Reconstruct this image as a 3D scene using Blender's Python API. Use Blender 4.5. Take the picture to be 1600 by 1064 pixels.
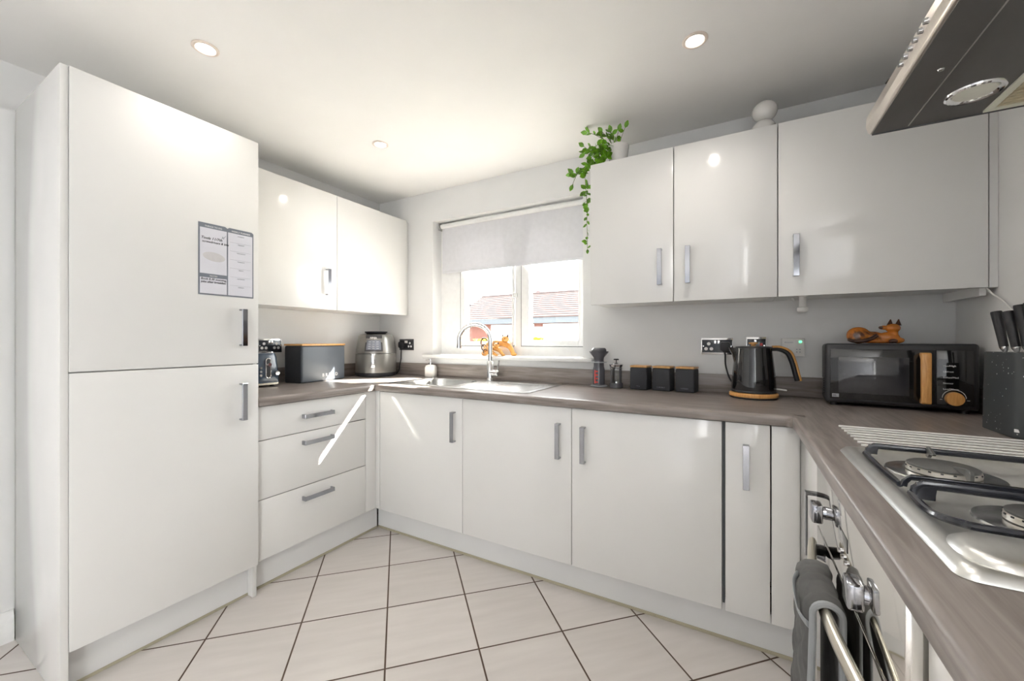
import bpy, bmesh, math, random
from mathutils import Vector, Matrix
random.seed(7)
C = bpy.context.scene
COL = C.collection
for o in list(bpy.data.objects): bpy.data.objects.remove(o)
PI = math.pi

# ---------------------------------------------------------------- camera
cam_d = bpy.data.cameras.new('camera'); cam = bpy.data.objects.new('camera', cam_d); COL.objects.link(cam)
cam_d.sensor_width = 36.0; cam_d.lens = 625.0 / 1600 * 36
cam_d.clip_start = 0.02; cam_d.clip_end = 300
cam.location = (0, 0, 1.175); cam.rotation_euler = (PI/2, 0, math.radians(29.46))
C.camera = cam
# ---------------------------------------------------------------- view
C.view_settings.view_transform = 'Standard'; C.view_settings.look = 'None'
C.view_settings.gamma = 1; C.view_settings.use_curve_mapping = False
C.view_settings.exposure = 1.15
# ---------------------------------------------------------------- sky
world = bpy.data.worlds.new('world'); C.world = world; world.use_nodes = True
wn = world.node_tree.nodes; wl = world.node_tree.links
bg = wn['Background']
sky = wn.new('ShaderNodeTexSky'); sky.sky_type = 'HOSEK_WILKIE'; sky.turbidity = 4.0; sky.ground_albedo = 0.5
sky.sun_direction = Vector((.95, 1.0, 1.08)).normalized()
mixw = wn.new('ShaderNodeMixRGB'); mixw.inputs[0].default_value = 0.75; mixw.inputs[2].default_value = (1.0, 1.0, 1.0, 1)
wl.new(sky.outputs[0], mixw.inputs[1]); wl.new(mixw.outputs[0], bg.inputs[0])
bg.inputs[1].default_value = 7.0
# ---------------------------------------------------------------- sun
sd = bpy.data.lights.new('sun', 'SUN'); sun = bpy.data.objects.new('sun', sd); COL.objects.link(sun)
sd.energy = 38.0; sd.angle = math.radians(0.5); sd.color = (1.0, 0.94, 0.84)
sun.rotation_euler = Vector((.95, 1.0, 1.085)).to_track_quat('Z', 'Y').to_euler()
# ---------------------------------------------------------------- daylight of the patio opening at the far end of the room behind
def area(name, loc, target, sx, sy, energy, color):
    d = bpy.data.lights.new(name, 'AREA'); d.shape = 'RECTANGLE'; d.size = sx; d.size_y = sy
    d.energy = energy; d.color = color
    o = bpy.data.objects.new(name, d); COL.objects.link(o); o.location = loc
    o.rotation_euler = (Vector(loc) - Vector(target)).to_track_quat('Z', 'Y').to_euler()
    return o
for nm, loc, tgt, sx, sy in (('patio_portal', (.86, -2.5, 1.05), (-2.5, -2.5, 1.05), 1.3, 2.1), ('window_portal', (-1.4, 2.50, 1.567), (-1.4, 0.0, 1.567), 1.17, 0.99)):
    area(nm, loc, tgt, sx, sy, 1.0, (1, 1, 1)).data.cycles.is_portal = True

# ================================================================ materials
def mat(name, color, rough=0.5, metal=0.0, coat=0.0, emit=None, es=0.0, noise=None, trans=0.0, spec=None, bump=None, alpha=None):
    m = bpy.data.materials.new(name); m.use_nodes = True
    nt = m.node_tree; n = nt.nodes; b = n['Principled BSDF']
    b.inputs['Base Color'].default_value = (*color, 1); b.inputs['Roughness'].default_value = rough
    b.inputs['Metallic'].default_value = metal
    b.inputs['Coat Weight'].default_value = coat; b.inputs['Coat Roughness'].default_value = 0.05
    b.inputs['Transmission Weight'].default_value = trans
    if spec is not None: b.inputs['Specular IOR Level'].default_value = spec
    if emit: b.inputs['Emission Color'].default_value = (*emit, 1); b.inputs['Emission Strength'].default_value = es
    tc = n.new('ShaderNodeTexCoord')
    sc, amt, stretch = noise if noise else (30.0, 0.03, (1, 1, 1))
    mp = n.new('ShaderNodeMapping'); mp.inputs['Scale'].default_value = stretch
    nz = n.new('ShaderNodeTexNoise'); nz.inputs['Scale'].default_value = sc; nz.inputs['Detail'].default_value = 4
    nt.links.new(tc.outputs['Object'], mp.inputs[0]); nt.links.new(mp.outputs[0], nz.inputs['Vector'])
    cr = n.new('ShaderNodeValToRGB')
    cr.color_ramp.elements[0].position = 0.3; cr.color_ramp.elements[1].position = 0.7
    cr.color_ramp.elements[0].color = (*[max(0, c*(1-amt)) for c in color], 1)
    cr.color_ramp.elements[1].color = (*[min(1, c*(1+amt)) for c in color], 1)
    nt.links.new(nz.outputs[0], cr.inputs[0]); nt.links.new(cr.outputs[0], b.inputs['Base Color'])
    if bump:
        bp = n.new('ShaderNodeBump'); bp.inputs['Strength'].default_value = bump[1]; bp.inputs['Distance'].default_value = bump[2] if len(bump) > 2 else 0.002
        n2 = n.new('ShaderNodeTexNoise'); n2.inputs['Scale'].default_value = bump[0]
        nt.links.new(mp.outputs[0], n2.inputs['Vector'])
        nt.links.new(n2.outputs[0], bp.inputs['Height']); nt.links.new(bp.outputs[0], b.inputs['Normal'])
    return m

def wood_mat(name, c1, c2, rough, sc, stretch, coat=0.0, cont=(0.3, 0.7)):
    m = mat(name, c1, rough, coat=coat)
    n = m.node_tree.nodes
    for x in n:
        if x.type == 'MAPPING': x.inputs['Scale'].default_value = stretch
        if x.type == 'TEX_NOISE': x.inputs['Scale'].default_value = sc; x.inputs['Detail'].default_value = 8; x.inputs['Distortion'].default_value = 0.6
        if x.type == 'VALTORGB':
            x.color_ramp.elements[0].color = (*c1, 1); x.color_ramp.elements[1].color = (*c2, 1)
            x.color_ramp.elements[0].position, x.color_ramp.elements[1].position = cont
    return m

M = {}
M['wall'] = mat('wall_paint', (0.78, 0.78, 0.775), 0.85, noise=(8, 0.012, (1, 1, 1)), bump=(220, 0.08, 0.001))
M['slatewall'] = mat('pale_grey_paint', (0.70, 0.72, 0.76), 0.85)
M['ceiling'] = mat('ceiling_paint', (0.90, 0.89, 0.87), 0.9, noise=(6, 0.01, (1, 1, 1)), bump=(180, 0.06, 0.001))
M['gloss'] = mat('gloss_white_door', (0.81, 0.803, 0.785), 0.12, coat=0.2, noise=(5, 0.006, (1, 1, 1)), bump=(9, 0.05, 0.002))
M['carcass'] = mat('white_melamine', (0.78, 0.775, 0.76), 0.4, noise=(6, 0.01, (1, 1, 1)))
M['plinth'] = mat('white_plinth', (0.79, 0.79, 0.785), 0.32, noise=(6, 0.015, (1, 1, 1)))
M['seal'] = mat('plinth_seal_strip', (0.46, 0.42, 0.31), 0.6)
M['top_x'] = wood_mat('worktop_laminate_x', (0.185, 0.155, 0.140), (0.33, 0.292, 0.270), 0.33, 30, (0.16, 2.2, 2.2), cont=(.32, .68))
M['top_y'] = wood_mat('worktop_laminate_y', (0.185, 0.155, 0.140), (0.33, 0.292, 0.270), 0.33, 30, (2.2, 0.16, 2.2), cont=(.32, .68))
M['chrome'] = mat('chrome', (0.80, 0.80, 0.81), 0.07, 1.0, noise=(20, 0.01, (1, 1, 1)))
M['handlechrome'] = mat('chrome_painted_reflection', (0.40, 0.41, 0.44), 0.10, 1.0, noise=(20, 0.02, (1, 1, 1)))  # base colour darker than chrome, standing in for dark room reflections
M['brushed'] = mat('brushed_nickel', (0.62, 0.62, 0.61), 0.22, 1.0, noise=(60, 0.05, (1, 12, 12)))
M['steel'] = mat('stainless_steel', (0.68, 0.685, 0.68), 0.24, 1.0, noise=(40, 0.05, (1, 10, 10)))
M['hobsteel'] = mat('hob_stainless_steel', (0.72, 0.72, 0.70), 0.36, 1.0, noise=(14, 0.06, (3, 1, 1)))
M['mirrorsteel'] = mat('polished_steel_panel', (0.80, 0.78, 0.74), 0.06, 1.0, noise=(5, 0.01, (1, 1, 1)))
M['hoodgrey'] = mat('hood_underside_grey', (0.16, 0.155, 0.15), 0.42, 0.5, noise=(5, 0.10, (2, 1, 1)))
M['hoodface'] = mat('hood_face_steel', (0.66, 0.60, 0.54), 0.30, 0.85, noise=(30, 0.03, (1, 8, 1)))
M['hoodseam'] = mat('hood_seam_edge', (0.55, 0.53, 0.5), 0.3, 0.6)
M['filter'] = mat('filter_mesh', (0.62, 0.55, 0.38), 0.5, 0.3, noise=(90, 0.15, (1, 1, 1)))
M['creamframe'] = mat('cream_filter_frame', (0.74, 0.74, 0.62), 0.4)
M['blackenamel'] = mat('black_enamel', (0.018, 0.020, 0.028), 0.16, coat=0.4, noise=(50, 0.1, (1, 1, 1)))
M['blackgloss'] = mat('black_gloss', (0.010, 0.010, 0.011), 0.06, coat=0.5)
M['blackmatte'] = mat('black_matte', (0.018, 0.018, 0.021), 0.42, noise=(60, 0.06, (1, 1, 1)))
M['charcoal'] = mat('charcoal_powder_coat', (0.032, 0.034, 0.040), 0.6, noise=(300, 0.25, (1, 1, 1)))
M['binfront'] = mat('bread_bin_slate_grey', (0.085, 0.10, 0.12), 0.42, noise=(6, 0.06, (1, 1, 1)))
M['navy'] = mat('toaster_midnight_blue', (0.035, 0.055, 0.085), 0.12, coat=0.5)
M['white'] = mat('white_plastic', (0.78, 0.77, 0.75), 0.28)
M['ceramic'] = mat('white_ceramic', (0.82, 0.80, 0.77), 0.2, coat=0.3)
M['upvc'] = mat('white_upvc', (0.84, 0.84, 0.83), 0.25)
M['gasket'] = mat('grey_window_gasket', (0.10, 0.11, 0.115), 0.6)
M['bamboo'] = wood_mat('bamboo', (0.58, 0.30, 0.10), (0.72, 0.42, 0.17), 0.4, 18, (6, 1, 1))
M['beech'] = wood_mat('wood_trim', (0.62, 0.29, 0.075), (0.78, 0.42, 0.14), 0.35, 25, (8, 8, 1), coat=0.2)
M['carved'] = wood_mat('carved_polished_wood', (0.10, 0.035, 0.012), (0.60, 0.19, 0.025), 0.2, 16, (1, 1, 1), coat=0.5, cont=(0.36, 0.46))
M['carvedlight'] = wood_mat('carved_orange_wood', (0.60, 0.24, 0.05), (0.78, 0.40, 0.10), 0.2, 18, (1, 1, 1), coat=0.5, cont=(0.3, 0.6))
M['carvedark'] = wood_mat('carved_dark_wood', (0.035, 0.018, 0.012), (0.10, 0.04, 0.02), 0.22, 30, (1, 1, 1), coat=0.4)
M['gunmetal'] = mat('gunmetal_grey', (0.27, 0.265, 0.25), 0.28, 0.75, noise=(30, 0.03, (1, 1, 1)))
M['greyplastic'] = mat('dark_grey_plastic', (0.055, 0.055, 0.06), 0.4)
M['panelgrey'] = mat('control_panel_grey', (0.20, 0.215, 0.26), 0.2)
M['smoke'] = mat('smoky_grey_plastic', (0.10, 0.10, 0.115), 0.18, coat=0.3)
M['smokebase'] = mat('pale_grey_plastic', (0.35, 0.36, 0.39), 0.3)
M['red'] = mat('red_print', (0.70, 0.06, 0.05), 0.4)
M['print'] = mat('white_print', (0.80, 0.80, 0.80), 0.5)
M['greyprint'] = mat('grey_print', (0.36, 0.38, 0.42), 0.5)
M['ink'] = mat('black_pen_ink', (0.02, 0.02, 0.025), 0.5)
M['boardgrey'] = mat('memo_board_grey', (0.20, 0.22, 0.26), 0.3)
M['boardwhite'] = mat('memo_board_white', (0.70, 0.70, 0.76), 0.22, noise=(4, 0.02, (1, 1, 1)))
M['smudge'] = mat('rubbed_ink_smudge', (0.60, 0.585, 0.60), 0.3)
M['leaf'] = mat('leaf_green', (0.13, 0.32, 0.012), 0.4, noise=(28, 0.65, (1, 1, 1)))
M['stem'] = mat('stem_brown_green', (0.12, 0.13, 0.05), 0.6)
M['glove'] = mat('grey_quilted_velvet', (0.105, 0.105, 0.102), 0.85, noise=(22, 0.25, (1, 1, 1)))
M['piping'] = mat('light_grey_piping', (0.32, 0.335, 0.345), 0.75)
M['gloveinside'] = mat('dark_glove_lining', (0.03, 0.03, 0.035), 0.9)
M['satinbar'] = mat('satin_champagne_metal', (0.72, 0.67, 0.56), 0.22, 0.9)
M['burnerrim'] = mat('burner_aluminium', (0.74, 0.70, 0.64), 0.35, 0.7)
M['burnercap'] = mat('burner_cap_grey', (0.14, 0.14, 0.135), 0.4, 0.3, noise=(30, 0.2, (1, 1, 1)))
M['rod'] = mat('pale_steel_rod', (0.92, 0.91, 0.89), 0.4)
M['speckle'] = mat('black_speckled_block', (0.05, 0.055, 0.06), 0.35)
M['socketdark'] = mat('dark_socket_insert', (0.03, 0.035, 0.045), 0.2)
M['green_led'] = mat('green_led', (0.1, 0.8, 0.25), 0.4, emit=(0.1, 1.0, 0.3), es=1.2)
M['lamp'] = mat('downlight_lens', (1, 0.95, 0.88), 0.4, emit=(1.0, 0.93, 0.82), es=9.0)
M['lamprim'] = mat('downlight_rim', (0.80, 0.70, 0.62), 0.35)
M['offlens'] = mat('frosted_lens', (0.80, 0.80, 0.70), 0.3)
# glass: clear with a fresnel reflection
def glass_mat(name, tint, ior=1.45, rough=0.0, dens=1.0):
    m = bpy.data.materials.new(name); m.use_nodes = True; nt = m.node_tree; n = nt.nodes; n.clear()
    out = n.new('ShaderNodeOutputMaterial'); tr = n.new('ShaderNodeBsdfTransparent'); gl = n.new('ShaderNodeBsdfGlossy')
    gl.inputs['Roughness'].default_value = rough; tr.inputs[0].default_value = (*tint, 1)
    lw = n.new('ShaderNodeLayerWeight'); lw.inputs[0].default_value = 0.5; mx = n.new('ShaderNodeMixShader')
    pw = n.new('ShaderNodeMath'); pw.operation = 'POWER'; pw.inputs[1].default_value = 5.0; nt.links.new(lw.outputs['Facing'], pw.inputs[0])
    ad = n.new('ShaderNodeMath'); ad.operation = 'MULTIPLY_ADD'; ad.inputs[1].default_value = 0.9; ad.inputs[2].default_value = 0.04; nt.links.new(pw.outputs[0], ad.inputs[0])
    nt.links.new(ad.outputs[0], mx.inputs[0]); nt.links.new(tr.outputs[0], mx.inputs[1]); nt.links.new(gl.outputs[0], mx.inputs[2])
    nt.links.new(mx.outputs[0], out.inputs[0]); return m
M['glass'] = glass_mat('clear_glass', (0.96, 0.97, 0.97))
M['carglass'] = mat('car_window_glass', (0.10, 0.20, 0.28), 0.05, noise=(3, 0.5, (1, 1, 1)))
M['smokeglass'] = mat('tinted_oven_glass', (0.04, 0.04, 0.045), 0.04, coat=1.0)
M['ovenglass'] = mat('mirrored_oven_glass', (0.50, 0.49, 0.47), 0.04, 1.0)
# roller blind fabric: part translucent
m = mat('blind_fabric', (0.75, 0.75, 0.78), 0.9); nt = m.node_tree
tl = nt.nodes.new('ShaderNodeBsdfTranslucent'); tl.inputs[0].default_value = (0.55, 0.55, 0.58, 1)
mx = nt.nodes.new('ShaderNodeMixShader'); mx.inputs[0].default_value = 0.09
out = nt.nodes['Material Output']; nt.links.new(nt.nodes['Principled BSDF'].outputs[0], mx.inputs[1]); nt.links.new(tl.outputs[0], mx.inputs[2]); nt.links.new(mx.outputs[0], out.inputs[0])
M['blind'] = m
# speckles on the knife block
nt = M['speckle'].node_tree; n = nt.nodes
vo = n.new('ShaderNodeTexVoronoi'); vo.inputs['Scale'].default_value = 85
tc = n.new('ShaderNodeTexCoord'); nt.links.new(tc.outputs['Object'], vo.inputs['Vector'])
nzs = n.new('ShaderNodeTexNoise'); nzs.inputs['Scale'].default_value = 60; nt.links.new(tc.outputs['Object'], nzs.inputs['Vector'])
th = n.new('ShaderNodeMath'); th.operation = 'LESS_THAN'; th.inputs[1].default_value = 0.17
nt.links.new(vo.outputs['Distance'], th.inputs[0])
th2 = n.new('ShaderNodeMath'); th2.operation = 'GREATER_THAN'; th2.inputs[1].default_value = 0.55; nt.links.new(nzs.outputs[0], th2.inputs[0])
mu = n.new('ShaderNodeMath'); mu.operation = 'MULTIPLY'; nt.links.new(th.outputs[0], mu.inputs[0]); nt.links.new(th2.outputs[0], mu.inputs[1])
mc = n.new('ShaderNodeMixRGB'); mc.inputs[1].default_value = (0.05, 0.056, 0.06, 1); mc.inputs[2].default_value = (0.6, 0.6, 0.6, 1)
nt.links.new(mu.outputs[0], mc.inputs[0]); nt.links.new(mc.outputs[0], n['Principled BSDF'].inputs['Base Color'])
# floor tiles laid on the diagonal
m = bpy.data.materials.new('floor_tiles'); m.use_nodes = True; nt = m.node_tree; n = nt.nodes; b = n['Principled BSDF']; L = nt.links
tc = n.new('ShaderNodeTexCoord')
sub = n.new('ShaderNodeVectorMath'); sub.operation = 'SUBTRACT'; sub.inputs[1].default_value = (-1.823, 0.777, 0)
L.new(tc.outputs['Object'], sub.inputs[0])
rot = n.new('ShaderNodeVectorRotate'); rot.rotation_type = 'Z_AXIS'; rot.inputs['Angle'].default_value = math.radians(-45.3)
L.new(sub.outputs[0], rot.inputs['Vector'])
scl = n.new('ShaderNodeVectorMath'); scl.operation = 'SCALE'; scl.inputs['Scale'].default_value = 1/0.3417
L.new(rot.outputs[0], scl.inputs[0])
sep = n.new('ShaderNodeSeparateXYZ'); L.new(scl.outputs[0], sep.inputs[0])
def math_(op, a, bb=None):
    x = n.new('ShaderNodeMath'); x.operation = op
    for i, v in enumerate((a, bb)):
        if v is None: continue
        if isinstance(v, (int, float)): x.inputs[i].default_value = v
        else: L.new(v, x.inputs[i])
    return x.outputs[0]
def edge(s):
    f = math_('FRACT', s); return math_('MINIMUM', f, math_('SUBTRACT', 1.0, f))
e = math_('MINIMUM', edge(sep.outputs[0]), edge(sep.outputs[1]))
g = n.new('ShaderNodeMapRange'); g.inputs['From Min'].default_value = 0.0075; g.inputs['From Max'].default_value = 0.0115
L.new(e, g.inputs['Value'])
fl = n.new('ShaderNodeVectorMath'); fl.operation = 'FLOOR'; L.new(scl.outputs[0], fl.inputs[0])
wnz = n.new('ShaderNodeTexWhiteNoise'); wnz.noise_dimensions = '2D'; L.new(fl.outputs[0], wnz.inputs['Vector'])
mp = n.new('ShaderNodeMapping'); mp.inputs['Scale'].default_value = (1.2, 9, 1); L.new(rot.outputs[0], mp.inputs[0])
nz = n.new('ShaderNodeTexNoise'); nz.inputs['Scale'].default_value = 3.0; nz.inputs['Detail'].default_value = 6; L.new(mp.outputs[0], nz.inputs['Vector'])
addv = math_('ADD', math_('MULTIPLY', nz.outputs[0], 0.75), math_('MULTIPLY', wnz.outputs['Value'], 0.25))
cr = n.new('ShaderNodeValToRGB'); cr.color_ramp.elements[0].position = 0.25; cr.color_ramp.elements[1].position = 0.75
cr.color_ramp.elements[0].color = (0.63, 0.592, 0.565, 1); cr.color_ramp.elements[1].color = (0.72, 0.678, 0.65, 1)
L.new(addv, cr.inputs[0])
mc = n.new('ShaderNodeMixRGB'); mc.inputs[1].default_value = (0.10, 0.065, 0.045, 1); L.new(cr.outputs[0], mc.inputs[2]); L.new(g.outputs[0], mc.inputs[0])
L.new(mc.outputs[0], b.inputs['Base Color'])
rr = n.new('ShaderNodeMapRange'); rr.inputs['To Min'].default_value = 0.8; rr.inputs['To Max'].default_value = 0.24; L.new(g.outputs[0], rr.inputs['Value']); L.new(rr.outputs[0], b.inputs['Roughness'])
bp = n.new('ShaderNodeBump'); bp.inputs['Distance'].default_value = 0.0015; bp.inputs['Strength'].default_value = 0.6; L.new(g.outputs[0], bp.inputs['Height']); L.new(bp.outputs[0], b.inputs['Normal'])
M['floor'] = m
# outdoors
M['roof'] = wood_mat('clay_roof_tiles', (0.026, 0.012, 0.010), (0.040, 0.022, 0.019), 0.7, 9, (1, 1, 1))
M['brick'] = mat('red_brick', (0.10, 0.038, 0.027), 0.85, noise=(12, 0.2, (1, 1, 5)))
M['fascia'] = mat('dark_fascia_board', (0.045, 0.055, 0.065), 0.5)
M['garagedoor'] = mat('white_garage_door', (0.78, 0.77, 0.74), 0.4)
M['paving'] = mat('pale_paving', (0.48, 0.46, 0.43), 0.9, noise=(3, 0.15, (1, 1, 1)))
M['carpaint'] = mat('white_car_paint', (0.80, 0.80, 0.80), 0.15, coat=0.8)
M['tyre'] = mat('tyre_rubber', (0.02, 0.02, 0.02), 0.8)
M['slate'] = mat('far_roof_slate', (0.16, 0.12, 0.13), 0.7)
M['petal'] = mat('yellow_petals', (0.85, 0.68, 0.02), 0.6)
M['shrub'] = mat('shrub_leaves', (0.16, 0.30, 0.05), 0.6, noise=(9, 0.4, (1, 1, 1)))

# ================================================================ mesh helpers
class MB:
    def __init__(s): s.bm = bmesh.new(); s.mi = 0
    def _fin(s, verts, bev=0, seg=2, edges=None):
        fs = set()
        for v in verts: fs.update(v.link_faces)
        for f in fs: f.material_index = s.mi
        if bev:
            es = set()
            for v in verts: es.update(v.link_edges)
            bmesh.ops.bevel(s.bm, geom=list(es), offset=bev, segments=seg, affect='EDGES', profile=0.5, clamp_overlap=True, material=s.mi)
    def box(s, x0, x1, y0, y1, z0, z1, bev=0, seg=2):
        r = bmesh.ops.create_cube(s.bm, size=1)
        for v in r['verts']:
            v.co = Vector((x0 + (v.co.x+.5)*(x1-x0), y0 + (v.co.y+.5)*(y1-y0), z0 + (v.co.z+.5)*(z1-z0)))
        s._fin(r['verts'], bev, seg); return s
    def obox(s, c, ax, ay, az, sx, sy, sz, bev=0, seg=2):
        r = bmesh.ops.create_cube(s.bm, size=1); c = Vector(c)
        ax, ay, az = Vector(ax).normalized(), Vector(ay).normalized(), Vector(az).normalized()
        for v in r['verts']: v.co = c + ax*v.co.x*sx + ay*v.co.y*sy + az*v.co.z*sz
        s._fin(r['verts'], bev, seg); return s
    def tube(s, pts, r, seg=10, closed=False, caps=True, flat=None):
        pts = [Vector(p) for p in pts]; n = len(pts)
        rs = r if isinstance(r, (list, tuple)) else [r]*n
        t = []
        for i in range(n):
            a = pts[(i-1) % n] if closed or i > 0 else pts[0]; b2 = pts[(i+1) % n] if closed or i < n-1 else pts[-1]
            t.append((b2-a).normalized())
        up = Vector((0, 0, 1)) if abs(t[0].z) < .9 else Vector((1, 0, 0))
        u = (up - t[0]*up.dot(t[0])).normalized(); rings = []
        fx, fy = flat if flat else (1, 1)
        for i in range(n):
            u = (u - t[i]*u.dot(t[i])).normalized(); w = t[i].cross(u)
            rings.append([s.bm.verts.new(pts[i] + (u*math.cos(2*PI*k/seg)*fx + w*math.sin(2*PI*k/seg)*fy)*rs[i]) for k in range(seg)])
        m_ = n if closed else n-1; fs = []
        for i in range(m_):
            A, B = rings[i], rings[(i+1) % n]
            for k in range(seg): fs.append(s.bm.faces.new((A[k], A[(k+1) % seg], B[(k+1) % seg], B[k])))
        if caps and not closed:
            fs.append(s.bm.faces.new(list(reversed(rings[0])))); fs.append(s.bm.faces.new(rings[-1]))
        for f in fs: f.material_index = s.mi
        return s
    def cyl(s, p0, p1, r0, r1=None, seg=24): return s.tube([p0, p1], [r0, r0 if r1 is None else r1], seg)
    def lathe(s, prof, c=(0, 0, 0), seg=32, sx=1.0, sy=1.0, ring=False):
        c = Vector(c); rings = []; fs = []
        for (r, z) in prof:
            if r < 1e-6: rings.append([s.bm.verts.new(c + Vector((0, 0, z)))])
            else: rings.append([s.bm.verts.new(c + Vector((r*sx*math.cos(2*PI*k/seg), r*sy*math.sin(2*PI*k/seg), z))) for k in range(seg)])
        for A, B in zip(rings, rings[1:]):
            for k in range(seg):
                k2 = (k+1) % seg
                if len(A) == 1 and len(B) == 1: continue
                if len(A) == 1: fs.append(s.bm.faces.new((A[0], B[k2], B[k])))
                elif len(B) == 1: fs.append(s.bm.faces.new((A[k], A[k2], B[0])))
                else: fs.append(s.bm.faces.new((A[k], A[k2], B[k2], B[k])))
        if ring:
            A, B = rings[-1], rings[0]
            for k in range(seg): fs.append(s.bm.faces.new((A[k], A[(k+1) % seg], B[(k+1) % seg], B[k])))
        else:
            if len(rings[0]) > 1: fs.append(s.bm.faces.new(list(reversed(rings[0]))))
            if len(rings[-1]) > 1: fs.append(s.bm.faces.new(rings[-1]))
        for f in fs: f.material_index = s.mi
        return s
    def prism(s, poly, d0, d1, o=(0, 0, 0), ax=(1, 0, 0), ay=(0, 0, 1), an=(0, 1, 0), bev=0, seg=2):
        o, ax, ay, an = map(Vector, (o, ax, ay, an))
        A = [s.bm.verts.new(o + ax*x + ay*y + an*d0) for x, y in poly]
        B = [s.bm.verts.new(o + ax*x + ay*y + an*d1) for x, y in poly]
        n = len(poly); s.bm.faces.new(A); s.bm.faces.new(list(reversed(B)))
        for i in range(n): s.bm.faces.new((A[i], B[i], B[(i+1) % n], A[(i+1) % n]))
        s._fin(A+B, bev, seg); return s
    def ball(s, c, r, sc=(1, 1, 1), rotm=None, u=20, v=14):
        q = bmesh.ops.create_uvsphere(s.bm, u_segments=u, v_segments=v, radius=r); c = Vector(c)
        for w in q['verts']:
            p = Vector((w.co.x*sc[0], w.co.y*sc[1], w.co.z*sc[2]))
            if rotm: p = rotm @ p
            w.co = c + p
        s._fin(q['verts']); return s

FR = {}
def part(name, mb, mats, parent=None, world=False, ang=35, label=None):
    bm = mb.bm if isinstance(mb, MB) else mb
    bmesh.ops.recalc_face_normals(bm, faces=bm.faces)
    if world and parent is not None: bm.transform(FR[parent].inverted())
    me = bpy.data.meshes.new(name); bm.to_mesh(me); bm.free()
    for m_ in (mats if isinstance(mats, list) else [mats]): me.materials.append(M[m_] if isinstance(m_, str) else m_)
    me.polygons.foreach_set('use_smooth', [True]*len(me.polygons)); me.set_sharp_from_angle(angle=math.radians(ang))
    o = bpy.data.objects.new(name, me); COL.objects.link(o)
    if parent is not None: o.parent = parent; FR[o] = FR[parent]
    else: FR[o] = Matrix.Identity(4)
    if label: o['label'] = label
    return o
def thing(name, label, cat, loc=(0, 0, 0), rz=0.0, group=None, kind=None):
    o = bpy.data.objects.new(name, None); COL.objects.link(o); o.empty_display_size = 0.05
    o.location = loc; o.rotation_euler = (0, 0, rz); FR[o] = Matrix.Translation(loc) @ Matrix.Rotation(rz, 4, 'Z')
    if label: o['label'] = label
    if cat: o['category'] = cat
    if group: o['group'] = group
    if kind: o['kind'] = kind
    return o
def tag(o, label, cat, group=None, kind=None):
    o['label'] = label; o['category'] = cat
    if group: o['group'] = group
    if kind: o['kind'] = kind
    return o
def struct(o, label=None):
    o['kind'] = 'structure'
    if label: o['label'] = label
    return o
def copy_tree(o, parent=None):
    c = o.copy(); COL.objects.link(c)
    if parent is not None: c.parent = parent
    for ch in list(o.children): copy_tree(ch, c)
    return c
def text_bm(txt, size, o, ax, ay, depth=0.0006, spacing=1.0, align='LEFT', mi=0, mb=None, shear=0.0, offset=0.0):
    cu = bpy.data.curves.new('txt', 'FONT'); cu.body = txt; cu.size = size; cu.extrude = depth/2; cu.space_character = spacing
    cu.align_x = align; cu.shear = shear; cu.resolution_u = 3; cu.offset = offset
    ob = bpy.data.objects.new('txt', cu); COL.objects.link(ob)
    bpy.context.view_layer.update()
    me = bpy.data.meshes.new_from_object(ob.evaluated_get(bpy.context.evaluated_depsgraph_get()))
    ax, ay = Vector(ax).normalized(), Vector(ay).normalized(); az = ax.cross(ay)
    mt = Matrix(((ax.x, ay.x, az.x, o[0]), (ax.y, ay.y, az.y, o[1]), (ax.z, ay.z, az.z, o[2]), (0, 0, 0, 1)))
    me.transform(mt)
    mb = mb or MB(); k = len(mb.bm.faces); mb.bm.from_mesh(me)
    mb.bm.faces.ensure_lookup_table()
    for f in mb.bm.faces[k:]: f.material_index = mi
    bpy.data.objects.remove(ob); bpy.data.curves.remove(cu); bpy.data.meshes.remove(me)
    return mb
def blob(mb, voxel, smooth=4, name='blob'):
    """fuse overlapping solids into one skin"""
    me = bpy.data.meshes.new(name); bmesh.ops.recalc_face_normals(mb.bm, faces=mb.bm.faces); mb.bm.to_mesh(me)
    ob = bpy.data.objects.new(name, me); COL.objects.link(ob)
    r = ob.modifiers.new('r', 'REMESH'); r.mode = 'VOXEL'; r.voxel_size = voxel
    if smooth:
        s = ob.modifiers.new('s', 'SMOOTH'); s.iterations = smooth; s.factor = 0.5
    bpy.context.view_layer.update()
    me2 = bpy.data.meshes.new_from_object(ob.evaluated_get(bpy.context.evaluated_depsgraph_get()))
    out = MB(); out.bm.from_mesh(me2); bpy.data.objects.remove(ob)
    return out

X, Y, Z = Vector((1, 0, 0)), Vector((0, 1, 0)), Vector((0, 0, 1))
# room limits
XL, XLs, XR, YW, ZC = -2.55, -2.485, 0.775, 2.315, 2.29
YB = -3.3
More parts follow.
